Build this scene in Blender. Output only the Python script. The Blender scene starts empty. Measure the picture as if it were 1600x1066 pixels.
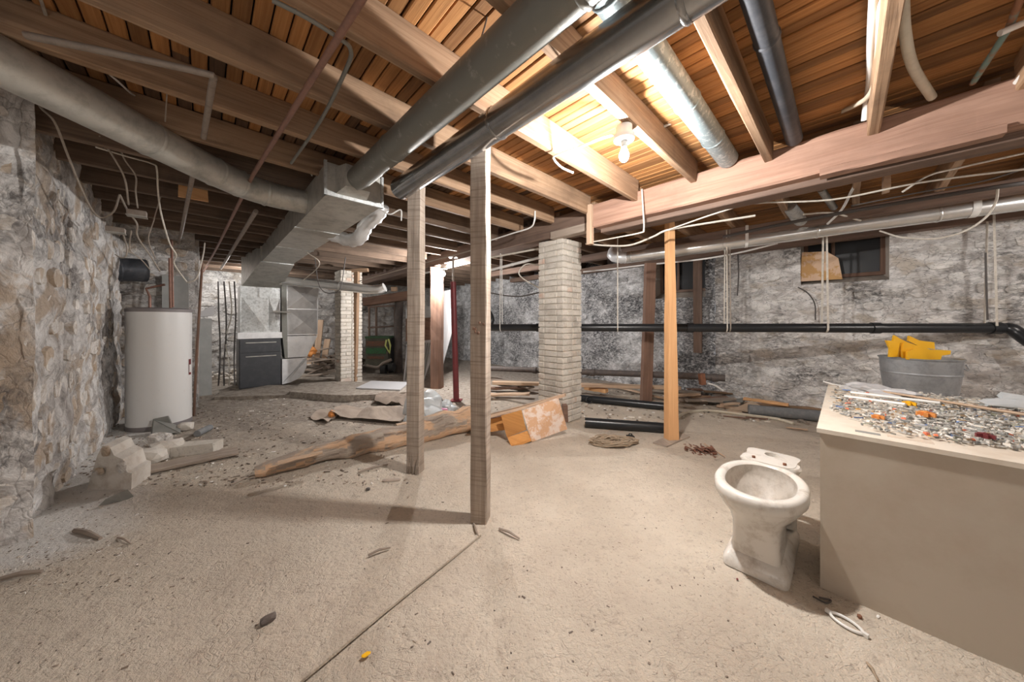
import bpy, bmesh, math, random
from mathutils import Vector, Matrix, noise
S = bpy.context.scene
COL = S.collection
random.seed(11)
R = random.random
def rr(a, b): return a + (b - a) * random.random()

# ------------------------------------------------------------------ camera, world, lights, exposure
CAMH = 1.3; F = 500.0; HZ = 503.0
cam_d = bpy.data.cameras.new('camera'); cam = bpy.data.objects.new('camera', cam_d); COL.objects.link(cam)
cam.location = (0, 0, CAMH); cam.rotation_euler = (math.pi / 2, 0, 0)
cam_d.sensor_width = 36; cam_d.lens = F / 1600 * 36; cam_d.shift_y = -30 / 1600
cam_d.clip_start = 0.05; cam_d.clip_end = 100
S.camera = cam
w = bpy.data.worlds.new('world'); S.world = w; w.use_nodes = True
w.node_tree.nodes['Background'].inputs[0].default_value = (0.8, 0.85, 0.95, 1)
w.node_tree.nodes['Background'].inputs[1].default_value = 0.3
S.view_settings.view_transform = 'Standard'; S.view_settings.look = 'None'
S.view_settings.gamma = 1; S.view_settings.use_curve_mapping = False
S.view_settings.exposure = 0.3
def point_light(name, loc, energy, size, col=(1, .965, .93)):
    l = bpy.data.lights.new(name, 'POINT'); l.energy = energy; l.shadow_soft_size = size; l.color = col
    o = bpy.data.objects.new(name, l); COL.objects.link(o); o.location = loc; return o
BULB1 = Vector((0.70, 2.0, 2.36)); BULB2 = Vector((-1.28, 6.0, 2.215))
point_light('bulb_light', BULB1 + Vector((0, 0, -.05)), 300, .035)
point_light('far_bulb_light', BULB2 + Vector((0, 0, -.05)), 380, .035, (1, .97, .95))
# soft fill lights added behind the camera, without any fixture
point_light('rear_bulb_light', (-1.1, -0.9, 1.75), 26, .45, (1, .96, .92))
point_light('rear_bulb_light_right', (1.5, -0.9, 1.55), 14, .45, (1, .96, .92))
point_light('right_bulb_light', (4.75, 1.35, 2.31), 90, .04, (1, .96, .92))

point_light('back_room_bulb_light', (-5.9, 7.25, 2.31), 90, .05, (1, .97, .94))
# ------------------------------------------------------------------ frames
TH = math.radians(43.9)
BV = Vector((math.cos(TH), math.sin(TH), 0)); AV = Vector((-math.sin(TH), math.cos(TH), 0)); ZV = Vector((0, 0, 1))
def B(u, v, z=0): return BV * u + AV * v + ZV * z
def P(x, y, d): return Vector(((x - 800) / F * d, d, CAMH + (HZ - y) * d / F))
def G(x, y, z=0.0):
    d = (CAMH - z) * F / (y - HZ); return Vector(((x - 800) / F * d, d, z))
def H(x, y, z):           # point above eye level at height z
    d = (z - CAMH) * F / (HZ - y); return Vector(((x - 800) / F * d, d, z))
def ground(x, y):
    n = noise.noise(Vector((x * .9, y * .9, 3.1))) * .012 + noise.noise(Vector((x * 4, y * 4, 7))) * .006
    far = min(1, max(0, (y - 3.5) / 2)); left = min(1, max(0, (-x - 1.2) / 1.5))
    n += far * left * (noise.noise(Vector((x * 2.2, y * 2.2, 1.7))) * .05)
    n += far * noise.noise(Vector((x * 7, y * 7, 2))) * .012
    return n

# ------------------------------------------------------------------ material helpers
MATS = {}
class NT:
    def __init__(s, name):
        s.m = bpy.data.materials.new(name); s.m.use_nodes = True; s.t = s.m.node_tree; s.b = s.t.nodes['Principled BSDF']
        MATS[name] = s.m
    def n(s, typ, **k):
        o = s.t.nodes.new(typ)
        for a, b in k.items():
            if hasattr(o, a): setattr(o, a, b)
            else: o.inputs[a].default_value = b
        return o
    def l(s, a, b): s.t.links.new(a, b)
    def pos(s, scale=(1, 1, 1), rot=0.0, kind='pos'):
        if kind == 'pos': g = s.n('ShaderNodeNewGeometry').outputs['Position']
        elif kind == 'uv': g = s.n('ShaderNodeTexCoord').outputs['UV']
        else: g = s.n('ShaderNodeTexCoord').outputs['Object']
        mp = s.n('ShaderNodeMapping'); mp.inputs['Scale'].default_value = scale; mp.inputs['Rotation'].default_value = (0, 0, rot)
        s.l(g, mp.inputs['Vector']); return mp.outputs['Vector']
    def noise(s, vec, scale, detail=4, rough=.6, dist=0.0):
        o = s.n('ShaderNodeTexNoise'); o.inputs['Scale'].default_value = scale; o.inputs['Detail'].default_value = detail
        o.inputs['Roughness'].default_value = rough; o.inputs['Distortion'].default_value = dist
        s.l(vec, o.inputs['Vector']); return o.outputs['Fac']
    def ramp(s, fac, stops, interp='LINEAR'):
        o = s.n('ShaderNodeValToRGB'); o.color_ramp.interpolation = interp
        e = o.color_ramp.elements
        while len(e) < len(stops): e.new(.5)
        for i, (p, c) in enumerate(stops):
            e[i].position = p; e[i].color = (c, c, c, 1) if isinstance(c, (int, float)) else (*c, 1)
        s.l(fac, o.inputs['Fac']); return o.outputs['Color']
    def mix(s, fac, a, b, mode='MIX'):
        o = s.n('ShaderNodeMix'); o.data_type = 'RGBA'; o.blend_type = mode
        for i, v in ((0, fac), (6, a), (7, b)):
            if hasattr(v, 'links'): s.l(v, o.inputs[i])
            else: o.inputs[i].default_value = v if isinstance(v, (int, float)) else (*v, 1)
        return o.outputs[2]
    def math(s, op, a, b=0.0):
        o = s.n('ShaderNodeMath'); o.operation = op
        for i, v in ((0, a), (1, b)):
            if hasattr(v, 'links'): s.l(v, o.inputs[i])
            else: o.inputs[i].default_value = v
        return o.outputs[0]
    def bump(s, h, strength=.5, dist=.02):
        o = s.n('ShaderNodeBump'); o.inputs['Strength'].default_value = strength; o.inputs['Distance'].default_value = dist
        s.l(h, o.inputs['Height']); s.l(o.outputs['Normal'], s.b.inputs['Normal'])
    def out(s, col, rough=.8, metal=0.0):
        if hasattr(col, 'links'): s.l(col, s.b.inputs['Base Color'])
        else: s.b.inputs['Base Color'].default_value = (*col, 1)
        if hasattr(rough, 'links'): s.l(rough, s.b.inputs['Roughness'])
        else: s.b.inputs['Roughness'].default_value = rough
        s.b.inputs['Metallic'].default_value = metal
        return s.m
    def rand(s): return s.n('ShaderNodeObjectInfo').outputs['Random']

def wood(name, ca, cb, dark, rough=.8, vary=.35, fine=45, bump=.35, dirt=.35, saw=0):
    t = NT(name)
    rnd = t.rand()
    add = t.n('ShaderNodeVectorMath'); add.operation = 'ADD'
    uv = t.n('ShaderNodeTexCoord').outputs['UV']; t.l(uv, add.inputs[0])
    cmb = t.n('ShaderNodeCombineXYZ'); t.l(t.math('MULTIPLY', rnd, 37.0), cmb.inputs[0]); t.l(t.math('MULTIPLY', rnd, 11.0), cmb.inputs[1])
    t.l(cmb.outputs[0], add.inputs[1])
    def mp(sc):
        m = t.n('ShaderNodeMapping'); m.inputs['Scale'].default_value = sc; t.l(add.outputs[0], m.inputs['Vector']); return m.outputs['Vector']
    g1 = t.noise(mp((1.2, fine, 1)), 1.0, 5, .65, .6)
    g2 = t.noise(mp((.8, 7, 1)), 1.0, 3, .5, 1.5)
    g3 = t.noise(t.pos(), 2.3, 5, .65)
    c = t.mix(t.ramp(g1, [(.32, 0), (.68, 1)]), ca, cb)
    c = t.mix(t.math('MULTIPLY', t.ramp(g2, [(.45, 0), (.75, 1)]), .5), c, dark)
    c = t.mix(t.math('MULTIPLY', t.ramp(g3, [(.5, 0), (.75, 1)]), dirt), c, dark)
    if saw:
        g5 = t.noise(mp((55, 1.5, 1)), 1.0, 4, .7, .3)
        c = t.mix(t.math('MULTIPLY', t.ramp(g5, [(.5, 0), (.62, 1)]), saw), c, dark)
    v = t.math('ADD', t.math('MULTIPLY', rnd, vary), 1 - vary * .6)
    hs = t.n('ShaderNodeHueSaturation'); t.l(v, hs.inputs['Value']); t.l(c, hs.inputs['Color'])
    t.bump(t.math('ADD', g1, t.math('MULTIPLY', g3, .6)), bump, .006)
    return t.out(hs.outputs[0], rough)

M = {}
M['joist'] = wood('joist_wood', (.45, .30, .19), (.29, .175, .10), (.11, .065, .04), vary=.35, dirt=.6)
M['beam'] = wood('beam_wood', (.46, .285, .21), (.32, .185, .13), (.17, .095, .07), vary=.1, fine=25)
M['darkjoist'] = wood('shaded_joist_wood', (.22, .15, .105), (.12, .08, .055), (.04, .028, .02), vary=.5, dirt=.7)  # darker copy of the joist wood: shade of the far ceiling painted in
M['darkboards'] = wood('shaded_floorboard_wood', (.15, .085, .045), (.085, .045, .025), (.03, .02, .015), vary=.5, fine=60)  # far floorboards, with the gloom at that end put into their colour
M['darkbeam'] = wood('dark_beam_wood', (.24, .16, .12), (.15, .10, .075), (.06, .04, .035), vary=.2)
M['boards'] = wood('floorboard_wood', (.50, .25, .09), (.32, .135, .04), (.15, .065, .025), vary=.7, fine=60)
M['post'] = wood('post_wood', (.52, .44, .37), (.35, .285, .23), (.17, .13, .10), vary=.1, fine=35, bump=.6, saw=.5)
M['newwood'] = wood('new_pine_wood', (.80, .48, .24), (.70, .38, .17), (.55, .27, .12), vary=.1, dirt=.1)
M['oldpost'] = wood('old_brown_wood', (.27, .16, .11), (.18, .10, .07), (.08, .05, .04), vary=.2)
M['greywood'] = wood('grey_wood', (.46, .38, .31), (.33, .27, .22), (.15, .12, .10), vary=.35)
M['log'] = None
M['orangeply'] = wood('orange_plywood', (.68, .33, .10), (.56, .25, .07), (.35, .15, .05), vary=.2, dirt=.1)
M['paleply'] = wood('pale_plywood', (.66, .50, .36), (.58, .40, .27), (.40, .25, .17), vary=.2)

t = NT('peeling_log'); p = t.pos(); uvv = t.pos((1.5, 14, 1), kind='uv'); uv2 = t.pos((1.2, 3.5, 1), kind='uv')
n1 = t.noise(uvv, 1.2, 6, .7, .8); n2 = t.noise(uv2, 1.5, 6, .65, .6); n3 = t.noise(p, 9, 5, .6)
c = t.mix(t.ramp(n2, [(.46, 0), (.52, 1)]), (.40, .33, .27), (.66, .43, .27))
c = t.mix(t.math('MULTIPLY', t.ramp(n1, [(.34, 1), (.48, 0)]), .8), c, (.15, .10, .07))
c = t.mix(t.math('MULTIPLY', t.ramp(n3, [(.52, 0), (.66, 1)]), .5), c, (.52, .45, .37))
t.bump(t.math('ADD', n1, n2), 1.0, .03); M['log'] = t.out(c, .9)
def soot_wall(name, base, light, dark, sootamt, tan, bumpd=.03, bigscale=1.1, sc=(1, 1, 1.9), crack=.5, fineamt=.45, f=1.0, tanlo=.56, band=0):
    t = NT(name); p0 = t.pos(); p = t.pos(sc)
    n1 = t.noise(p, 4.2 * f, 9, .70, .9); n2 = t.noise(p, 17 * f, 7, .72, .5); n3 = t.noise(p0, bigscale, 5, .62, .4); n4 = t.noise(p, 2.4 * f, 5, .6, .4)
    c = t.mix(t.ramp(n1, [(.40, 0), (.56, 1)]), base, light)
    c = t.mix(t.math('MULTIPLY', t.ramp(n4, [(tanlo, 0), (tanlo + .07, 1)]), .7), c, tan)
    vo = t.n('ShaderNodeTexVoronoi'); vo.feature = 'DISTANCE_TO_EDGE'; vo.inputs['Scale'].default_value = 5.5 * f
    ds = t.n('ShaderNodeTexNoise'); ds.inputs['Scale'].default_value = 7; t.l(p, ds.inputs['Vector'])
    ad = t.n('ShaderNodeVectorMath'); ad.operation = 'ADD'; t.l(p, ad.inputs[0]); sl = t.n('ShaderNodeVectorMath'); sl.operation = 'SCALE'; sl.inputs['Scale'].default_value = .35
    t.l(ds.outputs['Color'], sl.inputs[0]); t.l(sl.outputs[0], ad.inputs[1]); t.l(ad.outputs[0], vo.inputs['Vector'])
    ck = t.math('MULTIPLY', t.ramp(vo.outputs['Distance'], [(0, 1), (.05, 0)]), t.ramp(n2, [(.42, 0), (.58, crack)]))
    c = t.mix(ck, c, dark)
    c = t.mix(t.math('MULTIPLY', t.ramp(n2, [(.33, 1), (.43, 0)]), fineamt), c, dark)
    soot = t.ramp(n3, [(.5 - sootamt * -1 - .1, 1), (.5 - sootamt * -1 + .06, 0)])
    s2 = t.math('MULTIPLY', soot, t.ramp(n2, [(.42, 1), (.60, .1)]))
    c = t.mix(t.math('MULTIPLY', s2, .9), c, dark)
    if band:
        dt = t.n('ShaderNodeVectorMath'); dt.operation = 'DOT_PRODUCT'; t.l(p0, dt.inputs[0]); dt.inputs[1].default_value = AV
        vv = t.math('ADD', dt.outputs['Value'], t.math('MULTIPLY', t.math('SUBTRACT', n3, .5), 2.2))
        mk = t.math('MULTIPLY', t.ramp(t.math('MULTIPLY', vv, .2), [(.17, 0), (.30, 1), (.52, 1), (.60, .1)]), t.ramp(n2, [(.44, .95), (.60, .25)]))
        c = t.mix(t.math('MULTIPLY', mk, .85), c, dark)
    hs = t.n('ShaderNodeHueSaturation'); t.l(t.math('ADD', t.math('MULTIPLY', t.rand(), .2), .9), hs.inputs['Value']); t.l(c, hs.inputs['Color'])
    h = t.math('ADD', t.math('ADD', n1, t.math('MULTIPLY', n2, .4)), t.math('MULTIPLY', t.ramp(vo.outputs['Distance'], [(0, 0), (.09, 1)]), .12))
    t.bump(h, 1.0, bumpd)
    return t.out(hs.outputs[0], .95)
M['wallright'] = soot_wall('whitewashed_rubble', (.56, .53, .51), (.90, .88, .86), (.10, .095, .09), -.03, (.56, .49, .41), crack=.8, fineamt=.7, band=1)
M['stoneright'] = soot_wall('whitewashed_stone', (.56, .53, .50), (.88, .86, .83), (.12, .11, .10), -.06, (.50, .43, .35), .02, crack=.7, fineamt=.6, band=1)
M['wallblack'] = soot_wall('sooted_rubble', (.50, .50, .50), (.88, .88, .89), (.035, .036, .04), .02, (.40, .40, .41), .03, .8, (1, 1, 1.5), .8, .7, 1.3, band=1)
M['wallleft'] = soot_wall('lime_and_brown_rubble', (.46, .43, .41), (.88, .86, .84), (.14, .13, .125), -.02, (.50, .37, .25), .035, 1.5, (1, 1, .75), .4, .45, 1.4, .53)
M['stoneleft'] = soot_wall('brown_rubble_stone', (.58, .52, .46), (.86, .83, .79), (.17, .15, .13), -.07, (.46, .33, .21), .02, 1.5, (1, 1, 1), .4, .4, 1.4, .52)

t = NT('sand_floor'); p = t.pos()
n1 = t.noise(p, 1.3, 5, .6); n2 = t.noise(p, 14, 6, .7); n3 = t.noise(p, 60, 4, .7); n4 = t.noise(p, 3.2, 5, .6, 1)
c = t.mix(t.ramp(n1, [(.35, 0), (.65, 1)]), (.53, .455, .37), (.66, .58, .48))
c = t.mix(t.math('MULTIPLY', t.ramp(n4, [(.5, 0), (.75, 1)]), .45), c, (.44, .37, .305))
c = t.mix(t.math('MULTIPLY', t.ramp(n2, [(.30, 1), (.44, 0)]), .6), c, (.34, .275, .22))
c = t.mix(t.math('MULTIPLY', t.ramp(n3, [(.33, 1), (.42, 0)]), .6), c, (.25, .20, .16))
# greyer, dirtier soil towards the furnace end
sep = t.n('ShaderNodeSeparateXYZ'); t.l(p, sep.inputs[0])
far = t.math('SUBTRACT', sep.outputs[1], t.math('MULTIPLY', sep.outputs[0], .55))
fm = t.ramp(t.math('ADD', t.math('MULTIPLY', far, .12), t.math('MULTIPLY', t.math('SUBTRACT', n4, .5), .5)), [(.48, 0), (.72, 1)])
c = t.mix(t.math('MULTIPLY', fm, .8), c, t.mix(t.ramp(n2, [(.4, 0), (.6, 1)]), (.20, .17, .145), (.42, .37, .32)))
wv = t.n('ShaderNodeTexVoronoi'); wv.feature = 'DISTANCE_TO_EDGE'; wv.inputs['Scale'].default_value = 13
mpv = t.pos((1, 1.8, 1), .5); dv = t.n('ShaderNodeVectorMath'); dv.operation = 'ADD'
nz = t.n('ShaderNodeTexNoise'); nz.inputs['Scale'].default_value = 6; t.l(p, nz.inputs['Vector'])
t.l(mpv, dv.inputs[0]); sc = t.n('ShaderNodeVectorMath'); sc.operation = 'SCALE'; sc.inputs['Scale'].default_value = .5
t.l(nz.outputs['Color'], sc.inputs[0]); t.l(sc.outputs[0], dv.inputs[1]); t.l(dv.outputs[0], wv.inputs['Vector'])
ripple = t.ramp(wv.outputs['Distance'], [(0, 0), (.08, 1)])
c = t.mix(t.math('MULTIPLY', t.math('MULTIPLY', t.ramp(wv.outputs['Distance'], [(0, 1), (.03, 0)]), t.ramp(n4, [(.40, 1), (.52, 0)])), .35), c, (.33, .27, .22))
vv = t.math('ADD', t.math('MULTIPLY', sep.outputs[1], .7206), t.math('MULTIPLY', sep.outputs[0], -.6934))
uu = t.math('ADD', t.math('MULTIPLY', sep.outputs[0], .7206), t.math('MULTIPLY', sep.outputs[1], .6934))
pw = t.math('MULTIPLY', t.ramp(t.math('ADD', t.math('ADD', vv, -3.0), t.math('MULTIPLY', n2, .25)), [(0, 0), (.25, 1)]), t.ramp(t.math('ADD', t.math('ADD', t.math('MULTIPLY', uu, -1), -.05), t.math('MULTIPLY', n2, .3)), [(.3, 0), (.7, 1)]))
c = t.mix(t.math('MULTIPLY', pw, .8), c, (.74, .73, .71))
hh = t.math('ADD', t.math('ADD', t.math('MULTIPLY', n2, 1.2), t.math('MULTIPLY', n3, .5)), t.math('MULTIPLY', t.math('MULTIPLY', ripple, t.ramp(n4, [(.44, 1), (.58, 0)])), .11))
t.bump(hh, 1.0, .02)
M['floor'] = t.out(c, .95)

def plain(name, col, rough=.5, metal=0.0, mott=None, scale=12, bumps=.15, amt=.6, lo=.45, hi=.7, spec=None):
    t = NT(name)
    if mott is None: t.out(col, rough, metal)
    else:
        p = t.pos(); n = t.noise(p, scale, 6, .7)
        t.bump(n, bumps, .01)
        t.out(t.mix(t.math('MULTIPLY', t.ramp(n, [(lo, 0), (hi, 1)]), amt), col, mott), rough, metal)
    if spec is not None: t.b.inputs['Specular IOR Level'].default_value = spec
    return t.m
M['galv'] = plain('galvanised_steel', (.58, .60, .60), .34, .45, (.24, .25, .24), 26, .2, .8)
M['bluegalv'] = plain('blue_grey_galvanised', (.26, .32, .34), .45, .4, (.50, .56, .58), 30, .2, .9, .52, .62)
M['galvdull'] = plain('dull_galvanised_steel', (.52, .51, .47), .42, .4, (.27, .27, .25), 9, .2, .8)
M['galvdark'] = plain('dusty_dark_steel', (.20, .20, .18), .5, .4, (.40, .40, .36), 13, .2, .8, .58, .72)
M['galvbright'] = plain('bright_sheet_steel', (.82, .83, .84), .35, .3, (.55, .56, .57), 6, .1, .7)
M['chrome'] = plain('shiny_black_steel', (.30, .31, .32), .2, .85, (.52, .50, .47), 3, .05, .6)
M['brightduct'] = plain('aluminium_duct', (.84, .84, .82), .22, .72, (.60, .59, .56), 3, .05, .6)
M['darkduct'] = plain('sooty_duct', (.045, .05, .06), .5, .3, (.12, .12, .13), 8, .1)
M['abs'] = plain('black_plastic_pipe', (.02, .022, .025), .3, 0, (.10, .10, .10), 14, .05, .5, .6, .8)
M['cast'] = plain('cast_iron', (.10, .085, .08), .7, .2, (.20, .15, .12), 16, .3)
M['cement'] = plain('grey_fibre_pipe', (.20, .21, .22), .8, 0, (.34, .34, .33), 20, .3)
M['copper'] = plain('old_copper', (.30, .165, .125), .5, .35, (.15, .09, .07), 18, .1)
M['iron'] = plain('dusty_iron_pipe', (.30, .25, .21), .6, .2, (.16, .12, .10), 18, .1)
M['verdigris'] = plain('verdigris_copper', (.20, .32, .30), .6, .3, (.33, .16, .09), 5, .1, 1, .45, .55)
M['cable'] = plain('white_cable', (.66, .62, .55), .5, 0, (.40, .35, .28), 30, .05)
M['cabledim'] = plain('dusty_cable', (.36, .31, .26), .7, 0, (.22, .18, .15), 30, .05)
M['cabledark'] = plain('dark_cable', (.09, .08, .075), .6)
M['hose'] = plain('cream_hose', (.68, .62, .50), .4, 0, (.50, .44, .34), 12, .05)
M['pvc'] = plain('white_pvc', (.82, .81, .79), .3)
M['porcelain'] = plain('porcelain', (.70, .67, .62), .25, 0, (.42, .36, .30), 11, .04, .8, .50, .72)
M['porcin'] = plain('dusty_bowl_inside', (.52, .48, .43), .5, 0, (.34, .29, .24), 20, .06, .8)
M['enamel'] = plain('white_enamel', (.74, .74, .73), .28, 0, (.48, .45, .41), 12, .02, .4, .62, .8)
M['enameledge'] = plain('grey_enamel_edge', (.22, .20, .20), .5)
M['furnace'] = plain('charcoal_cabinet', (.055, .06, .068), .4, .1, (.09, .09, .10), 10, .02)
M['greybox'] = plain('grey_painted_panel', (.34, .35, .34), .6, 0, (.44, .44, .43), 6, .05)
M['boxside'] = plain('beige_painted_board', (.50, .44, .36), .6, 0, (.40, .32, .24), 2.2, .03, .6)
M['boxtop'] = plain('cream_board_top', (.74, .67, .57), .55, 0, (.55, .45, .35), 7, .05, .6)
M['tub'] = plain('zinc_tub', (.42, .44, .46), .5, .55, (.26, .27, .29), 14, .15, .8)
M['yellow'] = plain('yellow_plastic', (.95, .52, .02), .4)
M['red'] = plain('oxide_red_paint', (.20, .035, .04), .45, .1, (.10, .04, .04), 20, .05)
M['bag'] = plain('clear_plastic_film', (.62, .66, .68), .25, 0, (.42, .45, .47), 6, .5)
M['pink'] = plain('pink_print', (.75, .32, .50), .4)
M['rag'] = plain('rust_brown_scrap', (.22, .10, .065), .9, 0, (.10, .05, .04), 40, .6)
M['cardboard'] = plain('tan_cardboard', (.58, .45, .33), .85, 0, (.44, .33, .24), 6, .05)
M['osb'] = plain('orange_fibreboard', (.62, .36, .15), .8, 0, (.74, .52, .36), 3.5, .05, 1, .48, .52)
M['dustboard'] = plain('dust_covered_board', (.62, .52, .42), .95, 0, (.52, .43, .34), 3, .4)
M['concrete'] = plain('grey_concrete', (.40, .35, .30), .95, 0, (.22, .19, .16), 6, .8)
M['whitechunk'] = plain('white_mortar_chunk', (.72, .68, .62), .95, 0, (.42, .34, .27), 11, .7)
M['slate'] = plain('grey_slate', (.27, .27, .25), .8, 0, (.18, .18, .17), 8, .1)
M['tarp'] = plain('dirty_brown_felt', (.25, .20, .16), .9, 0, (.14, .11, .09), 8, .6)
M['stained'] = plain('paint_stained_panel', (.66, .40, .24), .8, 0, (.78, .66, .58), 9, .1, .95, .46, .56)
M['black'] = plain('dark_recess', (.015, .015, .017), .9)
M['darkglass'] = plain('dusty_dark_glass', (.03, .032, .035), .35)
M['rubber'] = plain('black_rubber', (.02, .02, .02), .7)
M['green'] = plain('green_painted_tin', (.05, .11, .05), .6, 0, (.03, .09, .05), 12, .1)
M['tin'] = plain('dark_olive_tin', (.10, .10, .075), .6, 0, (.18, .17, .13), 10, .1)
M['stripe'] = plain('faded_red_print', (.24, .09, .05), .7, 0, (.08, .07, .05), 60, .05, 1, .47, .53)
M['greenprint'] = plain('faded_green_print', (.04, .16, .06), .7, 0, (.05, .07, .04), 55, .05, 1, .50, .56)
M['lime'] = plain('lime_plastic', (.55, .60, .20), .5)
M['white'] = plain('white_plastic', (.80, .79, .76), .4)
M['rope'] = plain('tan_string', (.36, .28, .20), .9)
M['rust'] = plain('rusty_iron', (.26, .11, .06), .85, .1, (.12, .07, .05), 20, .3)
M['sheet'] = plain('white_plastic_sheet', (.52, .52, .53), .4, 0, (.52, .52, .54), 4, .3)
M['orangeflag'] = plain('orange_scrap', (.75, .30, .08), .7)
M['porcbase'] = plain('ceramic_white', (.85, .84, .82), .25)
t = NT('lit_bulb_glass'); t.out((1, .95, .9), .3); t.b.inputs['Emission Color'].default_value = (1, .95, .88, 1); t.b.inputs['Emission Strength'].default_value = 22
M['bulb'] = t.m
def brickmat(name, base, pale, red, redlo):
    t = NT(name); rnd = t.rand(); p = t.pos()
    n = t.noise(p, 30, 6, .7); n2 = t.noise(p, 7, 4, .6)
    c = t.mix(t.ramp(rnd, [(.0, 0), (1, 1)]), base, pale)
    c = t.mix(t.ramp(rnd, [(redlo, 0), (redlo + .03, .6)]), c, red)
    c = t.mix(t.ramp(n2, [(.42, 0), (.62, .75)]), c, (.68, .64, .58))
    c = t.mix(t.math('MULTIPLY', t.ramp(n, [(.3, 1), (.44, 0)]), .55), c, (.24, .21, .18))
    t.bump(n, .8, .008); return t.out(c, .95)
M['brick'] = brickmat('limewashed_brick', (.46, .42, .37), (.72, .67, .59), (.52, .27, .18), .95)
M['mortar'] = plain('lime_mortar', (.50, .46, .40), .95, 0, (.34, .30, .26), 25, .6)
t = NT('mixed_scrap'); at = t.n('ShaderNodeVertexColor'); at.layer_name = 'Col'; M['scrap'] = t.out(at.outputs['Color'], .5)

# ------------------------------------------------------------------ mesh builder
class MB:
    def __init__(s): s.v = []; s.f = []; s.uv = []; s.c = []
    def add(s, vs, fs, uvs=None, col=None):
        o = len(s.v); s.v += [Vector(x) for x in vs]
        for i, f in enumerate(fs):
            s.f.append([o + k for k in f])
            s.uv.append(uvs[i] if uvs else None); s.c.append(col)
    def box(s, c, ex, ey, ez, col=None, jit=0):
        c = Vector(c); vs = []
        for i in (-1, 1):
            for j in (-1, 1):
                for k in (-1, 1):
                    p = c + ex * i + ey * j + ez * k
                    if jit: p = p + Vector((rr(-jit, jit), rr(-jit, jit), rr(-jit, jit)))
                    vs.append(p)
        fs = [(0, 1, 3, 2), (4, 6, 7, 5), (0, 4, 5, 1), (2, 3, 7, 6), (0, 2, 6, 4), (1, 5, 7, 3)]
        s.add(vs, fs, None, col)
    def bb(s, u0, u1, v0, v1, z0, z1, **k):
        s.box(B((u0 + u1) / 2, (v0 + v1) / 2, (z0 + z1) / 2), BV * ((u1 - u0) / 2), AV * ((v1 - v0) / 2), ZV * ((z1 - z0) / 2), **k)
    def tube(s, pts, r, n=10, cap=True, ridge=None):
        pts = [Vector(p) for p in pts]; rs = r if isinstance(r, (list, tuple)) else [r] * len(pts)
        up = None; o = len(s.v); L = 0; Ls = []
        for i, p in enumerate(pts):
            if i: L += (p - pts[i - 1]).length
            Ls.append(L)
            d = (pts[min(i + 1, len(pts) - 1)] - pts[max(i - 1, 0)]).normalized()
            if up is None:
                up = d.orthogonal().normalized()
            else:
                up = (up - d * up.dot(d)); up = up.normalized() if up.length > 1e-6 else d.orthogonal().normalized()
            sd = d.cross(up)
            for k in range(n):
                a = 2 * math.pi * k / n
                s.v.append(p + (up * math.cos(a) + sd * math.sin(a)) * rs[i])
        for i in range(len(pts) - 1):
            for k in range(n):
                k2 = (k + 1) % n
                s.f.append([o + i * n + k, o + i * n + k2, o + (i + 1) * n + k2, o + (i + 1) * n + k])
                q = 2 * math.pi * rs[i] / n
                s.uv.append([(Ls[i], k * q), (Ls[i], (k + 1) * q), (Ls[i + 1], (k + 1) * q), (Ls[i + 1], k * q)]); s.c.append(None)
        if cap:
            s.f.append([o + k for k in range(n)][::-1]); s.uv.append(None); s.c.append(None)
            e = o + (len(pts) - 1) * n
            s.f.append([e + k for k in range(n)]); s.uv.append(None); s.c.append(None)
    def timber(s, p0, p1, w, h, side=None, seg=6, jit=.003, w1=None, h1=None, ch=.006, warp=0):
        """squared timber from p0 to p1; w across 'side', h across the third axis; uv runs with the grain"""
        p0 = Vector(p0); p1 = Vector(p1); d = (p1 - p0); L = d.length; d.normalize()
        if side is None: side = d.cross(ZV) if abs(d.z) < .9 else Vector((1, 0, 0))
        side = (side - d * side.dot(d)).normalized(); up = side.cross(d).normalized()
        w1 = w if w1 is None else w1; h1 = h if h1 is None else h1
        o = len(s.v); u0 = R() * 9; seed = R() * 50
        for i in range(seg + 1):
            t = i / seg; a = (w + (w1 - w) * t) / 2; b = (h + (h1 - h) * t) / 2
            c = p0 + d * L * t + side * (warp * math.sin(3 * t + seed)) + up * (warp * math.sin(4 * t + seed))
            ring = [(-a + ch, -b), (a - ch, -b), (a, -b + ch), (a, b - ch), (a - ch, b), (-a + ch, b), (-a, b - ch), (-a, -b + ch)]
            for x, y in ring:
                s.v.append(c + side * (x + rr(-jit, jit)) + up * (y + rr(-jit, jit)))
        per = [0, w - 2 * ch, w, w + h - 2 * ch, w + h, 2 * w + h, 2 * w + h + ch, 2 * w + 2 * h, 2 * w + 2 * h + ch]
        for i in range(seg):
            for k in range(8):
                k2 = (k + 1) % 8
                s.f.append([o + i * 8 + k, o + i * 8 + k2, o + (i + 1) * 8 + k2, o + (i + 1) * 8 + k])
                x0 = u0 + L * i / seg; x1 = u0 + L * (i + 1) / seg
                s.uv.append([(x0, per[k]), (x0, per[k + 1]), (x1, per[k + 1]), (x1, per[k])]); s.c.append(None)
        s.f.append([o + k for k in range(8)][::-1]); s.uv.append(None); s.c.append(None)
        e = o + seg * 8; s.f.append([e + k for k in range(8)]); s.uv.append(None); s.c.append(None)
    def prism(s, poly, off, col=None):
        poly = [Vector(p) for p in poly]; n = len(poly); off = Vector(off)
        fs = [list(range(n))[::-1], [n + i for i in range(n)]] + [[i, (i + 1) % n, n + (i + 1) % n, n + i] for i in range(n)]
        s.add(poly + [p + off for p in poly], fs, None, col)
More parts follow.
